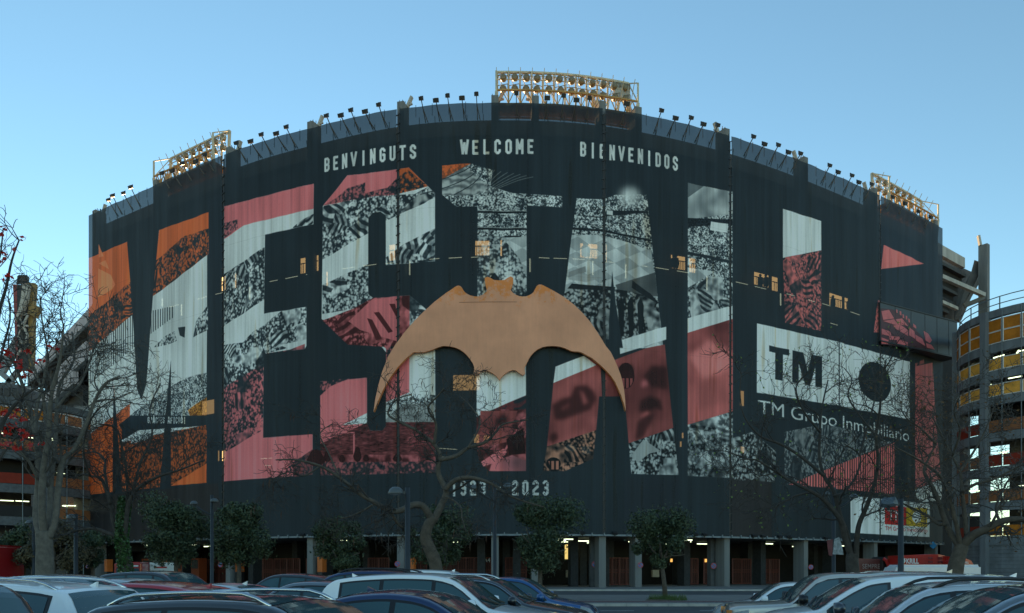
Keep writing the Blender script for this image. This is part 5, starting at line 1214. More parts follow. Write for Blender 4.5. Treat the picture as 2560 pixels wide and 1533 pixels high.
# ------------------------------------------------------------------ street lamps
LHEAD = mat("lamp_head_grey", (.085, .095, .10), .45, var=.15)
POLEM = mat("dark_pole", (.028, .032, .036), .5, var=.15)
LGLASS = mat("lamp_glass", (.30, .30, .28), .2, var=0)
def lamp_head(mb, gl, c, w):
    mb.lathe([(0, w * .42), (w * .22, w * .40), (w * .40, w * .26), (w * .5, w * .04), (w * .5, -.02), (w * .42, -.03)], c, 16)
    gl.lathe([(w * .41, -.03), (w * .28, -w * .10), (0, -w * .13)], c, 14)
def street_lamp(px, D, heads, label, bagged=False, thick=.17):
    b = at(px, 0, D); b.z = 0
    e = empty("street_lamp", b, 0, label, "street lamp", "street lamps around the car park")
    zt = max(at(0, y, D).z for x, y, w, k in heads) + .05
    MB().tube([(0, 0, 0), (0, 0, 1.0), (0, 0, 1.02), (0, 0, zt + (.25 if len(heads) > 1 else .12))], [thick * .7, thick * .7, thick * .5, thick * .42], 12).build("pole", POLEM, e, smooth=True)
    for x, y, w, k in heads:
        h = at(x, y, D) - b; am = MB(); hd = MB(); gl = MB(); wm = w * D / F
        if k == 0: am.bar((0, 0, h.z + .02), (h.x, 0, h.z + .02), .09)
        else: am.tube([(0, 0, h.z - .55), (h.x * .55, 0, h.z - .32), (h.x, 0, h.z - .02)], .05, 6)
        am.build("arm", POLEM, e); lamp_head(hd, gl, h, wm); o = hd.build("lamp_shade", LHEAD, e, smooth=True); gl.build("lamp_glass", LGLASS, o)
    if bagged:
        h = at(heads[0][0], heads[0][1], D) - b; wm = heads[0][2] * D / F; bg_ = MB(); rnd = random.Random(3)
        bg_.lathe([(0, wm * .45), (wm * .3, wm * .42), (wm * .5, wm * .22), (wm * .55, 0), (wm * .42, -wm * .14), (wm * .2, -wm * .10), (wm * .12, -wm * .2), (0, -wm * .3)], h, 12)
        bg_.v = [tuple(Vector(v) + Vector((rnd.gauss(0, .02), rnd.gauss(0, .02), rnd.gauss(0, .02)))) for v in bg_.v]
        bg_.build("wrapping_bag", mat("blue_grey_bag", (.07, .09, .11), .4, var=.4, scale=6), e)
    return e
street_lamp(1019, 22, [(990, 1234, 40, 0)], "dark street lamp with one dome head left of the year 1923")
street_lamp(190, 31, [(180, 1296, 26, 0)], "street lamp with one dome head beside the tall pale bare tree")
street_lamp(84, 42, [(72, 1308, 16, 1), (104, 1307, 15, 1)], "small twin-headed street lamp half hidden by the pale bare trunk")
street_lamp(530, 36, [(536, 1254, 20, 1), (485, 1260, 18, 1)], "twin-headed street lamp between the two evergreen trees at left")
street_lamp(1237, 34, [(1270, 1218, 25, 1), (1186, 1222, 22, 1)], "twin-headed street lamp crossing the years 1923 - 2023")
street_lamp(2084, 33, [(2134, 1244, 22, 1), (2066, 1236, 18, 1)], "twin-headed street lamp carrying two pennants at right")
street_lamp(2252, 22, [(2222, 1262, 38, 0)], "street lamp with its head wrapped in a bag before the sponsor sign", bagged=True)
# pennants on the lamp post
pe = at(2084, 0, 33)
for (pts, m_, lab) in (([(2082,1348),(2067,1351),(2072,1388),(2081,1391)], mat("maroon_pennant", (.13, .03, .035), .7, var=.3), "faded maroon pennant on the left of the lamp post"), ([(2086,1348),(2098,1343),(2104,1360),(2109,1387),(2081+1,1386)], None, "grey photo pennant on the right of the lamp post")):
    if m_ is None:
        m_ = mat("photo_pennant", (.26, .29, .31), .7, var=.75, scale=5)
    tag(MB().prism([at(x, y, 32.9 + .1 * (x - 2084) / 20) for x, y in pts], (0, .02, 0)).build("pennant", m_), lab, "pennant", "pennants on the lamp post")
WL = mat("white_print", (.60, .60, .58), .6, var=.1)
# ------------------------------------------------------------------ no-parking signs on the pillars
SB = mat("sign_blue", (.06, .13, .30), .45, var=.1); SR = mat("sign_red", (.42, .04, .05), .45, var=.1)
def np_sign(x, y, D, label, r_=.26):
    p_ = at(x, y, D); T = Matrix.Rotation(R_(90), 3, 'X')
    e = empty("no_parking_sign", p_, 0, label, "traffic sign", "no-parking signs on the pillars")
    MB().lathe([(0, .0), (r_, 0), (r_, .03), (r_ * .98, .04), (r_ * .8, .041)], (0, 0, 0), 20, T).build("red_rim", SR, e)
    MB().lathe([(r_ * .8, .040), (0, .043)], (0, 0, 0), 20, T).build("blue_disc", SB, e)
    MB().box((0, -.05, 0), (r_ * 1.6, .012, .07), 0, Matrix.Rotation(R_(45), 3, 'Y')).build("red_bar", SR, e)
for x, y, lab in ((219.5, 1416, "no-parking sign on the leftmost pillar"), (551, 1412, "no-parking sign on the pillar right of the dense evergreen"), (993.5, 1410, "no-parking sign on the pillar behind the dark street lamp"), (1601, 1413, "no-parking sign on the pillar partly hidden by the leaning evergreen"), (2027, 1418, "no-parking sign on the pillar above the silver off-roader")):
    j = float(np.interp(x, GX, GY_)); np_sign(x, y, j - .75 + (0.2 if x < 300 else 0), lab)
for x, y, lab in ((1487, 1411, "dim no-parking sign on an inner column right of the broad evergreen"), (1784, 1415, "dim no-parking sign on a dark inner column right of the leaning evergreen"), (799, 1411, "dim no-parking sign left of the light green evergreen"), (427, 1414, "dim no-parking sign beside the red cross van")):
    j = float(np.interp(x, GX, GY_)) + 2.0
    b = at(x, y, j + .32); c = MB().box((b.x, b.y + .3, 2.5), (.95, .6, 4.8), fang(float(s_of(x)))).build("side_column", CONC_DARK, stad); np_sign(x, y, j - .18, lab, .3)
# ------------------------------------------------------------------ cars
GLASS = bpy.data.materials.new("car_glass"); GLASS.use_nodes = True
p = GLASS.node_tree.nodes["Principled BSDF"]; p.inputs["Base Color"].default_value = (.032, .080, .095, 1); p.inputs["Roughness"].default_value = .07; p.inputs["IOR"].default_value = 1.5; p.inputs["Specular IOR Level"].default_value = .6
p.inputs["Coat Weight"].default_value = .2; p.inputs["Coat Roughness"].default_value = .02
TRIM = mat("black_trim", (.012, .012, .013), .3, var=0)
TYRE = mat("tyre", (.015, .015, .015), .85, var=.1)
RIM = mat("alloy_rim", (.35, .36, .37), .3, metal=.8, var=0)
CHROME = mat("chrome_rail", (.62, .63, .64), .2, metal=1.0, var=0)
HEADL = mat("headlight_glass", (.45, .48, .50), .08, var=.25, scale=14, coat=1)
TAILL = mat("tail_light", (.30, .012, .012), .15, var=.15, coat=1)
INDIC = mat("indicator", (.60, .18, .02), .2, var=.1, coat=1)
def paint_mat(name, col, metal=.35): return mat(name, col, .32, metal=metal, var=.05, scale=1.2, coat=1.0)
PW = paint_mat("paint_white", (.86, .87, .88), 0); PS = paint_mat("paint_silver", (.60, .62, .64), .35); PG = paint_mat("paint_dark_grey", (.055, .062, .072), .5)
PB = paint_mat("paint_navy", (.012, .035, .11), .3); PBL = paint_mat("paint_blue", (.012, .09, .26), .3); PR = paint_mat("paint_red", (.42, .016, .028), .1); PK = paint_mat("paint_black", (.012, .013, .015), .2)
PM = paint_mat("paint_steel", (.17, .20, .23), .4); PCH = paint_mat("paint_champagne", (.56, .53, .49), .3)
# silhouettes: (fraction of length from the nose, fraction of height)
SIL = {
 'suv':  [(0,.40),(.015,.50),(.05,.575),(.14,.615),(.26,.655),(.30,.68),(.355,.79),(.42,.92),(.46,.965),(.54,.995),(.64,1.0),(.78,.985),(.89,.95),(.925,.90),(.965,.73),(.985,.66),(1.0,.55)],
 'hatch':[(0,.38),(.015,.48),(.05,.56),(.14,.615),(.245,.665),(.28,.69),(.35,.82),(.43,.945),(.48,.985),(.56,1.0),(.68,.99),(.80,.955),(.87,.915),(.91,.85),(.955,.70),(.98,.64),(1.0,.52)],
 'sedan':[(0,.36),(.015,.46),(.05,.53),(.15,.60),(.27,.655),(.31,.68),(.39,.84),(.46,.95),(.51,.985),(.58,1.0),(.66,.985),(.74,.93),(.80,.84),(.87,.735),(.93,.72),(.98,.70),(1.0,.52)],
 'wagon':[(0,.38),(.015,.47),(.05,.545),(.15,.605),(.26,.655),(.295,.68),(.36,.81),(.43,.935),(.48,.975),(.56,.995),(.68,1.0),(.82,.98),(.91,.945),(.94,.88),(.975,.70),(.99,.62),(1.0,.5)],
 'van':  [(0,.40),(.012,.52),(.04,.60),(.10,.645),(.17,.672),(.21,.69),(.27,.79),(.35,.91),(.40,.96),(.48,.985),(.60,1.0),(.78,.995),(.93,.97),(.965,.92),(.985,.70),(.995,.6),(1.0,.5)],
 'off':  [(0,.36),(.006,.50),(.015,.60),(.05,.625),(.15,.64),(.24,.655),(.265,.665),(.32,.80),(.375,.925),(.40,.955),(.46,.98),(.60,.985),(.64,1.0),(.85,.995),(.965,.975),(.985,.93),(.995,.66),(.998,.6),(1.0,.5)] }
WSH = {'suv': (.285,.455), 'hatch': (.265,.455), 'sedan': (.295,.485), 'wagon': (.28,.455), 'van': (.20,.385), 'off': (.26,.385)}
RWN = {'suv': (.905,.965), 'hatch': (.875,.955), 'sedan': (.70,.855), 'wagon': (.925,.975), 'van': (.96,.985), 'off': (.98,.994)}
SIDE = {'suv': [(.33,.50),(.515,.70),(.715,.86)], 'hatch': [(.31,.53),(.545,.73),(.745,.82)], 'sedan': [(.335,.545),(.56,.74)], 'wagon': [(.32,.51),(.525,.70),(.715,.89)], 'van': [(.25,.45)], 'off': [(.285,.46),(.475,.66),(.675,.94)]}
def car(kind, L, W, H, px, D, deg, paint, label, cat="car", roof=None, rails=None, z0=0.0, trimline=None, mirror=None, dark_a=False, group="cars parked in the car park", arches=None, hw=.185, sun_roof=False):
    sil = np.array(SIL[kind]); ground = z0
    pos = Vector(((px - CX) / F * D, D, ground))
    th = R_(deg); e = empty("parked_car", pos, th, label, cat, group)
    fr = np.unique(np.concatenate([np.linspace(0, 1, 47), sil[:, 0], np.array(WSH[kind]), np.array(RWN[kind])]))
    def pch(x):  # monotone interpolation of the silhouette
        xs, ys = sil[:, 0], sil[:, 1]; h = np.diff(xs); d = np.diff(ys) / h; m = np.zeros(len(xs)); m[0], m[-1] = d[0], d[-1]
        for i in range(1, len(xs) - 1): m[i] = 0 if d[i-1] * d[i] <= 0 else 2 / (1 / d[i-1] + 1 / d[i])
        i = int(np.clip(np.searchsorted(xs, x) - 1, 0, len(xs) - 2)); t = (x - xs[i]) / h[i]
        return float((2*t**3-3*t**2+1)*ys[i] + (t**3-2*t**2+t)*h[i]*m[i] + (-2*t**3+3*t**2)*ys[i+1] + (t**3-t**2)*h[i]*m[i+1])
    zt = {round(float(f), 5): pch(float(f)) * H for f in fr}
    zb = .20; belt = .645 * H
    tum = {'suv': .25, 'hatch': .26, 'sedan': .28, 'wagon': .26, 'van': .17, 'off': .15}[kind]
    def wd(f, z):
        c = abs(f - .5) * 2; pl = 1 - .03 * c**2 - .16 * max(0, (c - .78) / .22)**2.2
        w = W / 2 * pl
        if z < belt: w *= 1 - .055 * ((belt - z) / belt)**2 - .012 * max(0, 1 - abs(z - belt * .82) / .12)
        else: w *= 1 - tum * ((z - belt) / (H - belt))**1.15
        return w
    def X(f): return L * (.5 - f)
    NS, NC, NT = 8, 4, 7
    grid = []
    for f in fr:
        f = float(f); zt_ = zt[round(f, 5)]; r_ = min(.085, (zt_ - zb) * .3); col = []
        for j in range(NS): z = zb + (zt_ - r_ - zb) * j / (NS - 1); col.append((wd(f, z), z))
        w0 = col[-1][0]; z0_ = zt_ - r_; inset = min(r_ * 1.5, w0 * .3)
        for j in range(1, NC + 1):
            a = j / NC * math.pi / 2; col.append((w0 - inset * (1 - math.cos(a)), z0_ + r_ * .8 * math.sin(a)))
        yt = col[-1][0]
        for j in range(1, NT + 1):
            y = yt * (1 - j / NT); col.append((y, z0_ + r_ * .8 + r_ * .2 * (1 - (y / yt)**2) + .012 * (1 - (y/yt)**2)))
        grid.append(col)
    NJ = len(grid[0]); mb = MB(); idx = {}
    for i, f in enumerate(fr):
        for sgn in (1, -1):
            for j in range(NJ):
                if sgn < 0 and j == NJ - 1: idx[i, sgn, j] = idx[i, 1, j]; continue
                y, z = grid[i][j]; idx[i, sgn, j] = len(mb.v); mb.v.append((X(float(f)), sgn * y, z))
    n = len(fr)
    for i in range(n - 1):
        for j in range(NJ - 1):
            mb.f.append((idx[i, 1, j], idx[i+1, 1, j], idx[i+1, 1, j+1], idx[i, 1, j+1])); mb.f.append((idx[i, -1, j], idx[i, -1, j+1], idx[i+1, -1, j+1], idx[i+1, -1, j]))
    for i in (0, n - 1):
        lst = [idx[i, 1, j] for j in range(NJ)] + [idx[i, -1, j] for j in reversed(range(NJ - 1))]
        mb.f.append(tuple(lst if i else reversed(lst)))
    mb.build("body", paint, e, smooth=True)
    def surf(f0, f1, j0, j1, off, y_lim=None):
        q = MB(); I = [i for i, f in enumerate(fr) if f0 - 1e-4 <= f <= f1 + 1e-4]
        for a, b in zip(I[:-1], I[1:]):
            dx = X(float(fr[b])) - X(float(fr[a])); dz = grid[b][NJ-1][1] - grid[a][NJ-1][1]; l = math.hypot(dx, dz); nx, nz_ = (dz / l, -dx / l)
            if nz_ < 0: nx, nz_ = -nx, -nz_
            for sgn in (1, -1):
                for j in range(j0, j1):
                    v = [(X(float(fr[k])) + nx * off, sgn * grid[k][m][0], grid[k][m][1] + nz_ * off) for k, m in ((a, j), (b, j), (b, j+1), (a, j+1))]
                    q.quad(*(v if sgn > 0 else reversed(v)))
        me_ = q
        return me_
    jt = NS + NC - 1
    surf(*WSH[kind], jt, NJ - 1, .006).build("windscreen", GLASS, e, smooth=True)
    surf(WSH[kind][0] - .012, WSH[kind][0] + .004, jt, NJ - 1, .009).build("cowl", TRIM, e)
    surf(*RWN[kind], jt, NJ - 1, .006).build("rear_window", GLASS, e, smooth=True)
    if roof is not None: surf(WSH[kind][1] + .004, RWN[kind][0] - .01, jt, NJ - 1, .005).build("roof_panel", roof, e, smooth=True)
    bl = belt + .02
    def pane(f0, f1, lo, mtop, off, m, name, sgn):
        q = MB(); cols = []
        for k in range(15):
            f = f0 + (f1 - f0) * k / 14; top = pch(f) * H - mtop; low = lo
            if top < low: top = low
            cols.append([(X(f), sgn * (wd(f, low + (top - low) * t / 4) + off), low + (top - low) * t / 4) for t in range(5)])
        for a, b in zip(cols[:-1], cols[1:]):
            for t in range(4):
                v = [a[t], b[t], b[t+1], a[t+1]]; q.quad(*(v if sgn > 0 else v[::-1]))
        return q.build(name, m, e, smooth=True)
    ws = SIDE[kind]
    for sgn in (1, -1):
        pane(ws[0][0] - .012, ws[-1][1] + .012, bl - .015, .085, .003, TRIM, "window_trim", sgn)
        for f0, f1 in ws: pane(f0, f1, bl, .115, .008, GLASS, "side_window", sgn)
        if trimline:
            q = MB(); pts = []
            for k in range(30):
                f = ws[0][0] - .01 + (ws[-1][1] - ws[0][0] + .02) * k / 29; z = max(pch(f) * H - .075, bl); pts.append((X(f), sgn * (wd(f, z) + .008), z))
            q.tube(pts, .012, 4); q.tube([(pts[0][0], sgn * (wd(ws[0][0], bl) + .01), bl - .02), (pts[-1][0], sgn * (wd(ws[-1][1], bl) + .01), bl - .02)], .010, 4); q.build("window_brightwork", trimline, e)
        # door gaps and handles
        q = MB()
        for f in [ws[0][0] + .02] + [(a[1] + b[0]) / 2 for a, b in zip(ws[:-1], ws[1:])]:
            pts = [(X(f), sgn * (wd(f, z) + .001), z) for z in np.linspace(.35, belt, 7)]; q.tube(pts, .006, 4)
        q.build("door_gap", TRIM, e)
        for a in ws[:2]:
            f = a[1] - .025; MB().tube([(X(f) + .09, sgn * (wd(f, belt - .09) + .005), belt - .09), (X(f) + .07, sgn * (wd(f, belt - .09) + .035), belt - .09), (X(f) - .07, sgn * (wd(f, belt - .09) + .035), belt - .09), (X(f) - .09, sgn * (wd(f, belt - .09) + .005), belt - .09)], .014, 5).build("door_handle", paint, e)
        f = ws[0][0] + .035; y = wd(f, belt) + .02
        mm = MB(); c = Vector((X(f) + .05, sgn * (y + .13), belt + .09))
        mm.lathe([(0, -.12), (.075, -.10), (.105, 0), (.09, .08), (0, .10)], c, 10, Matrix(((0, 0, .8), (1.1, 0, 0), (0, 1.0, 0)))); mm.bar((X(f) + .02, sgn * (y - .03), belt + .03), c, .05)
        mm.build("mirror", mirror or paint, e, smooth=True)
        # wheels
        for f in (.19, .805):
            c = Vector((X(f), sgn * (wd(f, .35) - .10), .33)); T = Matrix(((1, 0, 0), (0, 0, 1), (0, 1, 0)))
            ar = MB(); ar.lathe([(0, -.02), (.385, -.02), (.40, .0), (.40, .11), (.0, .11)], c + Vector((0, -.004 if sgn > 0 else -.107, 0)), 22, T); ar.build("wheel_arch", arches or TRIM, e)
            wh = MB(); wh.lathe([(.20, .0), (.31, -.01), (.33, .02), (.33, .20), (.20, .2)], c + Vector((0, -.08 if sgn > 0 else -.12, 0)), 22, T); o = wh.build("wheel", TYRE, e, smooth=True)
            rm = MB(); rm.lathe([(0, .0), (.05, .01), (.20, .0), (.21, -.02)], c + Vector((0, .122 if sgn > 0 else -.122, 0)), 14, T)
            for a in range(5): rm.bar(c + Vector((0, sgn * .126, 0)), c + Vector((math.cos(a*1.257) * .19, sgn * .126, math.sin(a*1.257) * .19)), .05, .02)
            rm.build("rim", RIM, o)
        # lights: patches wrapped round the corners
        q = MB(); zl0, zl1 = .43 * H, .53 * H; cols = []
        for k in range(8):
            f = .012 + .085 * k / 7; a = max(zb, min(zl0 + .012 * k, pch(f) * H - .06)); b = min(zl1 + .012 * k, pch(f) * H - .03); cols.append([(X(f) + .012, sgn * (wd(f, z) + .012), z) for z in (a, (a + b) / 2, b)])
        f = .0; fx = X(f) + .012; yy = wd(.012, zl0)
        pre = [[(fx, sgn * (yy * (.62 + .36 * u)), z) for z in (zl0, .47 * H, .395 * H + .09 * H)] for u in (0, .35, .7)]
        for a, b in zip((pre + cols)[:-1], (pre + cols)[1:]):
            for t in range(2): q.quad(a[t], b[t], b[t+1], a[t+1])
        q.build("headlight", HEADL, e, smooth=True)
        q = MB(); cols = []
        for k in range(7):
            f = .925 + .073 * k / 6; top = min(.66 * H, pch(f) * H - .05); cols.append([(X(f), sgn * (wd(f, z) + .010), z) for z in (.48 * H, .56 * H, max(top, .57 * H))])
        for a, b in zip(cols[:-1], cols[1:]):
            for t in range(2): q.quad(a[t], b[t], b[t+1], a[t+1])
        q.quad((X(1) - .012, sgn * wd(1, .5 * H), .44 * H), (X(1) - .012, sgn * wd(1, .5 * H) * .62, .44 * H), (X(1) - .012, sgn * wd(1, .5 * H) * .62, .535 * H), (X(1) - .012, sgn * wd(1, .5 * H), .535 * H))
        q.build("tail_light", TAILL, e, smooth=True)
        if rails is not None:
            f0, f1 = WSH[kind][1] + .01, RWN[kind][0] - .03; pts = []
            for k in range(13):
                f = f0 + (f1 - f0) * k / 12; z = pch(f) * H; pts.append((X(f), sgn * (wd(f, z - .08) - .10), z - .03 + .075 * min(1, 8 * min(k / 12, 1 - k / 12))))
            MB().tube(pts, .022, 6).build("roof_rail", rails, e, smooth=True)
    # grille, bumper slot, plate holder, wipers, antenna
    MB().box((X(0) + .012, 0, .36 * H), (.03, W * .52, .09 * H)).box((X(0) + .012, 0, .23 * H), (.03, W * .62, .07 * H)).build("grille", TRIM, e)
    MB().box((X(1) - .012, 0, .24 * H), (.03, W * .7, .10 * H)).build("rear_bumper", TRIM, e)
    MB().box((X(1) - .02, 0, .42 * H), (.02, .5, .11)).build("number_plate", PW, e)
    f0, f1 = WSH[kind]; q = MB()
    for y0, y1 in ((.55, .05), (-.05, -.6)):
        a = (X(f0) - .03, y0 * W * .5 + .0, pch(f0) * H + .035); ff = f0 + (f1 - f0) * .30; b = (X(ff), y1 * W * .55, pch(ff) * H + .02); q.bar(a, b, .022)
    q.build("wiper", TRIM, e)
    f = RWN[kind][0] - .02; MB().prism([(X(f), -.02, pch(f) * H - .01), (X(f) + .17, -.02, pch(f) * H - .005), (X(f) - .01, -.02, pch(f) * H + .08)], (0, .04, 0)).build("antenna_fin", paint, e)
    # sill shadow line and headrests seen through glass are left to the tinted panes
    return e, X, wd, pch
GPL = "cars parked in the car park"
car('suv', 4.30, 1.80, 1.49, 730, 7.6, -14, PG, "dark grey crossover with silver roof rails and glass roof, closest to the camera at left", roof=GLASS, rails=CHROME)
car('sedan', 4.45, 1.78, 1.50, 1075, 9.4, -10, PB, "navy blue saloon close to the camera in the middle, before the white crossover")
car('suv', 4.45, 1.85, 1.69, 1118, 13.2, -9, PW, "white crossover with dark windows in the middle of the car park", mirror=PW)
car('wagon', 4.5, 1.83, 1.61, 1222, 16.4, -10, PG, "dark grey estate car with bright window trim, right of the white crossover", trimline=CHROME, rails=CHROME, mirror=PK)
car('hatch', 3.9, 1.74, 1.57, 1300, 19.0, -10, PBL, "bright blue hatchback, rightmost of the middle group of cars")
car('wagon', 4.6, 1.8, 1.74, 880, 20, 172, PB, "navy estate car with black roof rails behind the white crossover", rails=TRIM)
car('hatch', 4.1, 1.74, 1.535, 775, 15.6, 172, PM, "steel grey hatchback left of the white crossover")
car('hatch', 4.0, 1.74, 1.64, 715, 23.5, 172, PG, "dark grey hatchback behind the silver saloon")
car('sedan', 4.5, 1.78, 1.47, 530, 16.2, 170, PS, "silver saloon seen from behind, right of the red hatchback")
car('hatch', 4.0, 1.74, 1.545, 345, 13.6, 170, PR, "red hatchback seen from behind in the left group")
car('suv', 4.3, 1.8, 1.72, 430, 21.5, -12, PG, "dark grey crossover behind the red hatchback")
car('hatch', 4.0, 1.72, 1.55, 350, 17.8, -12, PS, "small silver hatchback half hidden between the red hatchback and a blue one")
car('hatch', 4.2, 1.76, 1.655, 185, 16.0, -12, PM, "blue-grey hatchback in front of the tall pale bare tree")
car('wagon', 4.5, 1.80, 1.60, -60, 10.2, 170, PW, "white estate car with dark rear window at the lower left", rails=CHROME)
car('suv', 4.4, 1.82, 1.71, -550, 7.0, 170, PK, "black car cut by the left edge of the picture")
car('sedan', 4.4, 1.76, 1.58, 20, 18.5, 170, PS, "pale silver car behind the white estate at the far left")
car('van', 4.3, 1.8, 1.76, 990, 24, 172, PW, "white van-like car behind the white crossover, only its roof showing", cat="van")
car('hatch', 4.0, 1.72, 1.52, 345, 26, 170, PW, "small white car beside the ivy-covered trunk")
# right group, noses to the left
car('hatch', 3.6, 1.68, 1.43, 1960, 20.0, 168, PW, "white hatchback mostly hidden behind the silver off-roader")
e, X, wd, pch = car('off', 4.4, 1.90, 1.72, 2097, 15.0, 168, PCH, "silver boxy off-roader with orange indicators, right group", cat="off-road car", mirror=TRIM, arches=PG, dark_a=True)
text_mesh("DISCOVERY", (X(0) - .02, .52, 1.06), (0, -1, 0), .05, TRIM, e, width=1.04, bold=.0)
for sgn in (1, -1): MB().box((X(.012), sgn * .845, .86), (.10, .07, .24)).build("indicator", INDIC, e)
car('van', 4.05, 1.72, 1.685, 2222, 12.0, 167, PW, "white compact van in the right group", cat="van", mirror=PG)
car('suv', 4.5, 1.85, 1.60, 2325, 9.8, 167, PS, "silver crossover with black roof rails in the right group", rails=TRIM, mirror=PK)
car('sedan', 4.7, 1.85, 1.60, 2525, 7.8, 167, PM, "grey saloon with black roof nearest the camera at the lower right", roof=GLASS, trimline=CHROME, mirror=PK)
car('suv', 4.4, 1.82, 1.6, 2610, 24, 170, PK, "black car at the right edge in front of the ramp wall")

# ------------------------------------------------------------------ buses, vans, lorry under the stand
BUSR = paint_mat("bus_red", (.33, .012, .015), 0)
LED = emat("destination_display", (1, .32, .05), 1.2)
def rig_box(name, px, D, deg, L, W, H, z0, paint, label, cat, grp=None):
    p_ = Vector(((px - CX) / F * D, D, 0)); e = empty(name, p_, R_(deg), label, cat, grp)
    b = bmesh.new(); bmesh.ops.create_cube(b, size=1); 
    for v in b.verts: v.co = Vector((v.co.x * L, v.co.y * W, z0 + (v.co.z + .5) * (H - z0)))
    bmesh.ops.bevel(b, geom=b.edges[:], offset=.14, segments=3, affect='EDGES'); me = bpy.data.meshes.new("body"); b.to_mesh(me); b.free(); me.materials.append(paint)
    o = bpy.data.objects.new("body", me); COL.objects.link(o); o.parent = e
    for x in (-L * .3, L * .32):
        for sgn in (1, -1):
            MB().lathe([(0, -.13), (.46, -.13), (.48, 0), (.46, .13), (0, .13)], (x, sgn * (W / 2 - .12), .48), 18, Matrix(((1,0,0),(0,0,1),(0,1,0)))).build("wheel", TYRE, e)
    return e
bus = rig_box("bus", -75, 42, 180, 5.0, 2.5, 3.1, .35, BUSR, "red city bus at the left edge seen from behind", "bus")
bus.location.x = at(28, 0, 42).x - 2.5
MB().box((2.2, 1.26, 2.45), (-.0, .02, .0)).build("marker", BUSR, bus) if False else None
for x0, x1, z0, z1, m_, nm in ((-2.3, 1.9, 1.35, 2.25, GLASS, "side_window"), (-1.9, -1.2, 2.42, 2.75, LED, "destination_display")):
    MB().box(((x0 + x1) / 2, 1.262, (z0 + z1) / 2), (x1 - x0, .02, z1 - z0)).build(nm, m_, bus)
MB().box((-1.0, 1.262, 2.58), (2.6, .015, .42)).build("display_housing", TRIM, bus)
# red-and-white ambulance pair between the left pillars
am = rig_box("red_van", 345, 60, -80, 5.0, 2.0, 2.35, .35, BUSR, "red van parked between the left pillars beside the ivy tree", "van")
MB().box((2.51, 0, 1.55), (.03, 1.6, .65)).build("windscreen", GLASS, am); MB().box((2.51, 0, 2.05), (.03, 1.5, .12)).build("white_stripe", WL, am)
wv = rig_box("first_aid_van", 398, 62, -60, 4.6, 2.0, 2.35, .35, mat("van_cream", (.55, .53, .48), .4, var=.08), "white first-aid van with a red cross next to a left pillar", "van")
CRS = mat("cross_red", (.45, .02, .02), .5, var=0)
MB().box((2.31, .45, 1.0), (.02, .34, .12)).box((2.312, .45, 1.0), (.02, .12, .34)).build("red_cross", CRS, wv); MB().box((2.31, -.1, 1.95), (.02, .9, .12)).build("stripe", CRS, wv)
text_mesh("Cruz Roja", (2.325, -.05, .92), (0, -1, 0), .16, TRIM, wv) if False else text_mesh("Cruz Roja", (2.325, .2, .92), (0, 1, 0), .16, TRIM, wv)
# black-and-red coach front and red lorry at the right
LR = mat("lorry_red", (.42, .015, .010), .35, var=.1, coat=.5)
co = empty("team_coach", at(2180, 1468, 66), 0, "dark red coach with black front parked behind the right pillars", "coach"); co.location.z = .12
def cl_(x, y, d=0): return at(x, y, 66 + d) - co.location
MB().prism([cl_(2145,1466), cl_(2205,1466), cl_(2205,1398), cl_(2145,1396)], (0, 2, 0)).build("side", mat("coach_maroon", (.10, .012, .010), .4, var=.15), co)
MB().prism([cl_(2208,1466,-.6), cl_(2262,1466,-.6), cl_(2262,1396,-.6), cl_(2250,1392,-.6), cl_(2215,1392,-.6), cl_(2208,1400,-.6)], (0, 2.4, 0)).build("front", PK, co)
MB().prism([cl_(2219,1466,-.65), cl_(2252,1466,-.65), cl_(2252,1412,-.65), cl_(2219,1412,-.65)], (0, .04, 0)).build("windscreen", GLASS, co)
MB().tube([cl_(2208,1396,-.8), cl_(2216,1402,-.9), cl_(2221,1415,-.9), cl_(2223,1440,-.8), cl_(2224,1466,-.8)], .14, 6).tube([cl_(2262,1412,-.8), cl_(2272,1412,-.9), cl_(2276,1420,-.9)], .13, 6).build("red_trim", LR, co)
for x in (2226, 2276): MB().lathe([(0,-.3),(.16,-.25),(.2,0),(.16,.25),(0,.3)], cl_(x, 1418, -1.0), 10).build("mirror", LR, co)
def wtext(txt, x, y, D, wpx, hpx, m, parent, loc):
    p_ = at(x, y, D) - loc; return text_mesh(txt, p_, (1, 0, 0), hpx * D / F, m, parent, width=wpx * D / F, bold=.03 if txt == "KRILL" else .01)
GREYT = mat("faded_print", (.28, .20, .18), .6)
wtext("SEMPRE", 2156, 1422, 65.9, 44, 12, GREYT, co, co.location); wtext("AMUNT", 2160, 1436, 65.9, 38, 9, GREYT, co, co.location)
wtext("VCD VALLES", 2228, 1406, 65.2, 26, 4, WL, co, co.location) if False else wtext("ECO VALLES", 2228, 1406, 65.2, 26, 4, WL, co, co.location)
lo = empty("lorry", at(2320, 1470, 60), 0, "red articulated lorry with white bolt lettering parked right of the coach", "lorry"); lo.location.z = .12
def ll(x, y, d=0): return at(x, y, 60 + d) - lo.location
MB().prism([ll(2255,1468,3), ll(2362,1468,1.5), ll(2362,1389,1.5), ll(2345,1386,1.6), ll(2310,1386,2.2), ll(2255,1389,3)], (0, 2.4, 0)).build("trailer", LR, lo)
MB().prism([ll(2362,1468,1.2), ll(2392,1468,0), ll(2392,1400,0), ll(2385,1393,0), ll(2362,1390,1.2)], (.2, 2.2, 0)).build("trailer_nose", LR, lo)
b = MB().prism([ll(2390,1460,-.6), ll(2434,1460,-.6), ll(2434,1412,-.6), ll(2428,1402,-.6), ll(2410,1394,-.6), ll(2396,1396,-.6), ll(2390,1405,-.6)], (.1, 2.2, 0)).build("cab", LR, lo)
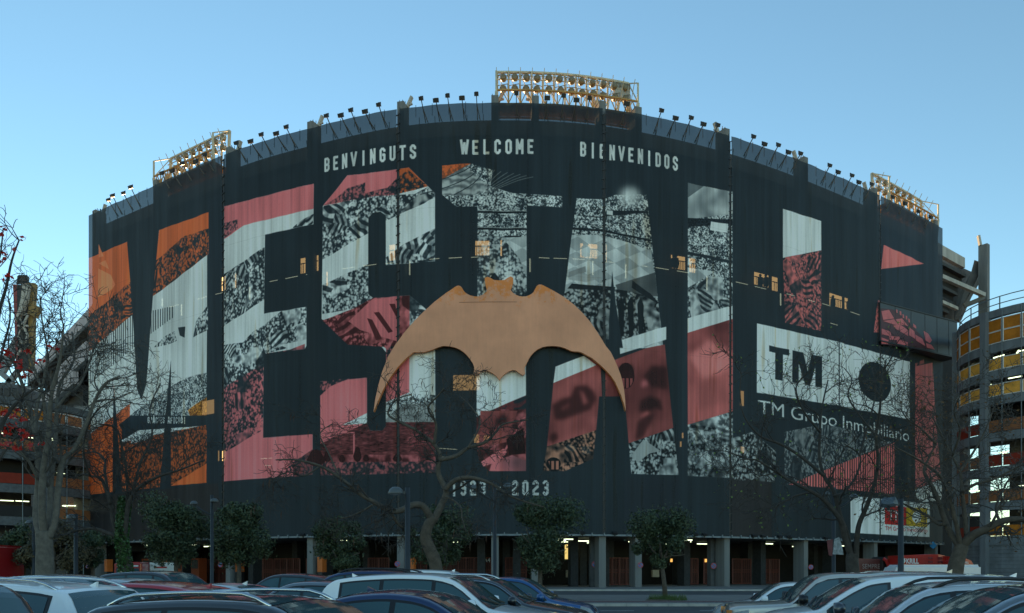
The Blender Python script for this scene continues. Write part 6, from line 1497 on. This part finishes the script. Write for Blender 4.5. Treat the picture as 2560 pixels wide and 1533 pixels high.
MB().prism([ll(2397,1431,-.65), ll(2431,1431,-.65), ll(2431,1413,-.65), ll(2397,1412,-.65)], (0, .04, 0)).build("windscreen", GLASS, b)
for y in (1443, 1447, 1451): MB().prism([ll(2400,y+1.6,-.65), ll(2431,y+1.6,-.65), ll(2431,y,-.65), ll(2400,y,-.65)], (0, .04, 0)).build("grille_bar", TRIM, b)
for x in (2398, 2430): MB().lathe([(0,-.13),(.46,-.13),(.48,0),(.46,.13),(0,.13)], ll(x, 1462, 0), 14, Matrix(((1,0,0),(0,0,1),(0,1,0)))).build("wheel", TYRE, lo)
for x, y in ((2321,1392),(2321,1402),(2345,1393),(2345,1402)): MB().prism([ll(x,y+6,1.4), ll(x+11,y+6,1.4), ll(x+11,y,1.4), ll(x,y,1.4)], (0, .05, 0)).build("vent_grille", mat("vent_dark_red", (.16, .01, .01), .7), lo)
BOLT = [(2260,1396.5),(2264,1396.5),(2262,1401.5),(2265.5,1401.5),(2258.5,1410.5),(2261,1404),(2257.5,1404)]
MB().prism([ll(x, y, 1.55) for x, y in BOLT], (0, .05, 0)).build("bolt_mark", WL, lo)
wtext("KRILL", 2266, 1409.5, 61.6, 31, 13, WL, lo, lo.location)
MB().prism([ll(2371 + (x - 2260) * .9, 1416 + (y - 1396.5) * .62, -.2) for x, y in BOLT], (0, .05, 0)).build("bolt_mark", WL, lo)
MB().prism([ll(2404 + (x - 2260) * .45, 1404 + (y - 1396.5) * .38, -.68) for x, y in BOLT], (0, .05, 0)).build("bolt_mark", WL, lo)
wtext("KRILL", 2408, 1409, 59.3, 14, 5, WL, lo, lo.location); wtext("902302999", 2402, 1437.5, 59.3, 28, 4.5, WL, lo, lo.location)
wv2 = rig_box("white_van", 2315, 44, 175, 5.2, 1.95, 2.05, .35, mat("van_white", (.60, .63, .66), .4, var=.06, coat=.5), "plain white panel van in front of the red lorry", "van")
for v in wv2.children[0].data.vertices:
    if v.co.x > 1.6 and v.co.z > 1.2: v.co.x -= (v.co.z - 1.2) * .9
MB().box((-1.2, 1.0 - .02, 1.5), (.7, .02, .35)).build("rear_window", mat("van_glass_pale", (.35, .40, .40), .2), wv2)
# banded blue drone-like sign under the rail
d = at(2333, 1364, 93); MB().prism([d + Vector((-.45, 0, 0)), d + Vector((0, 0, -.45)), d + Vector((.45, 0, 0)), d + Vector((0, 0, .5))], (0, .08, 0)).build("blue_diamond", mat("blue_sign", (.05, .28, .55), .5), stad)
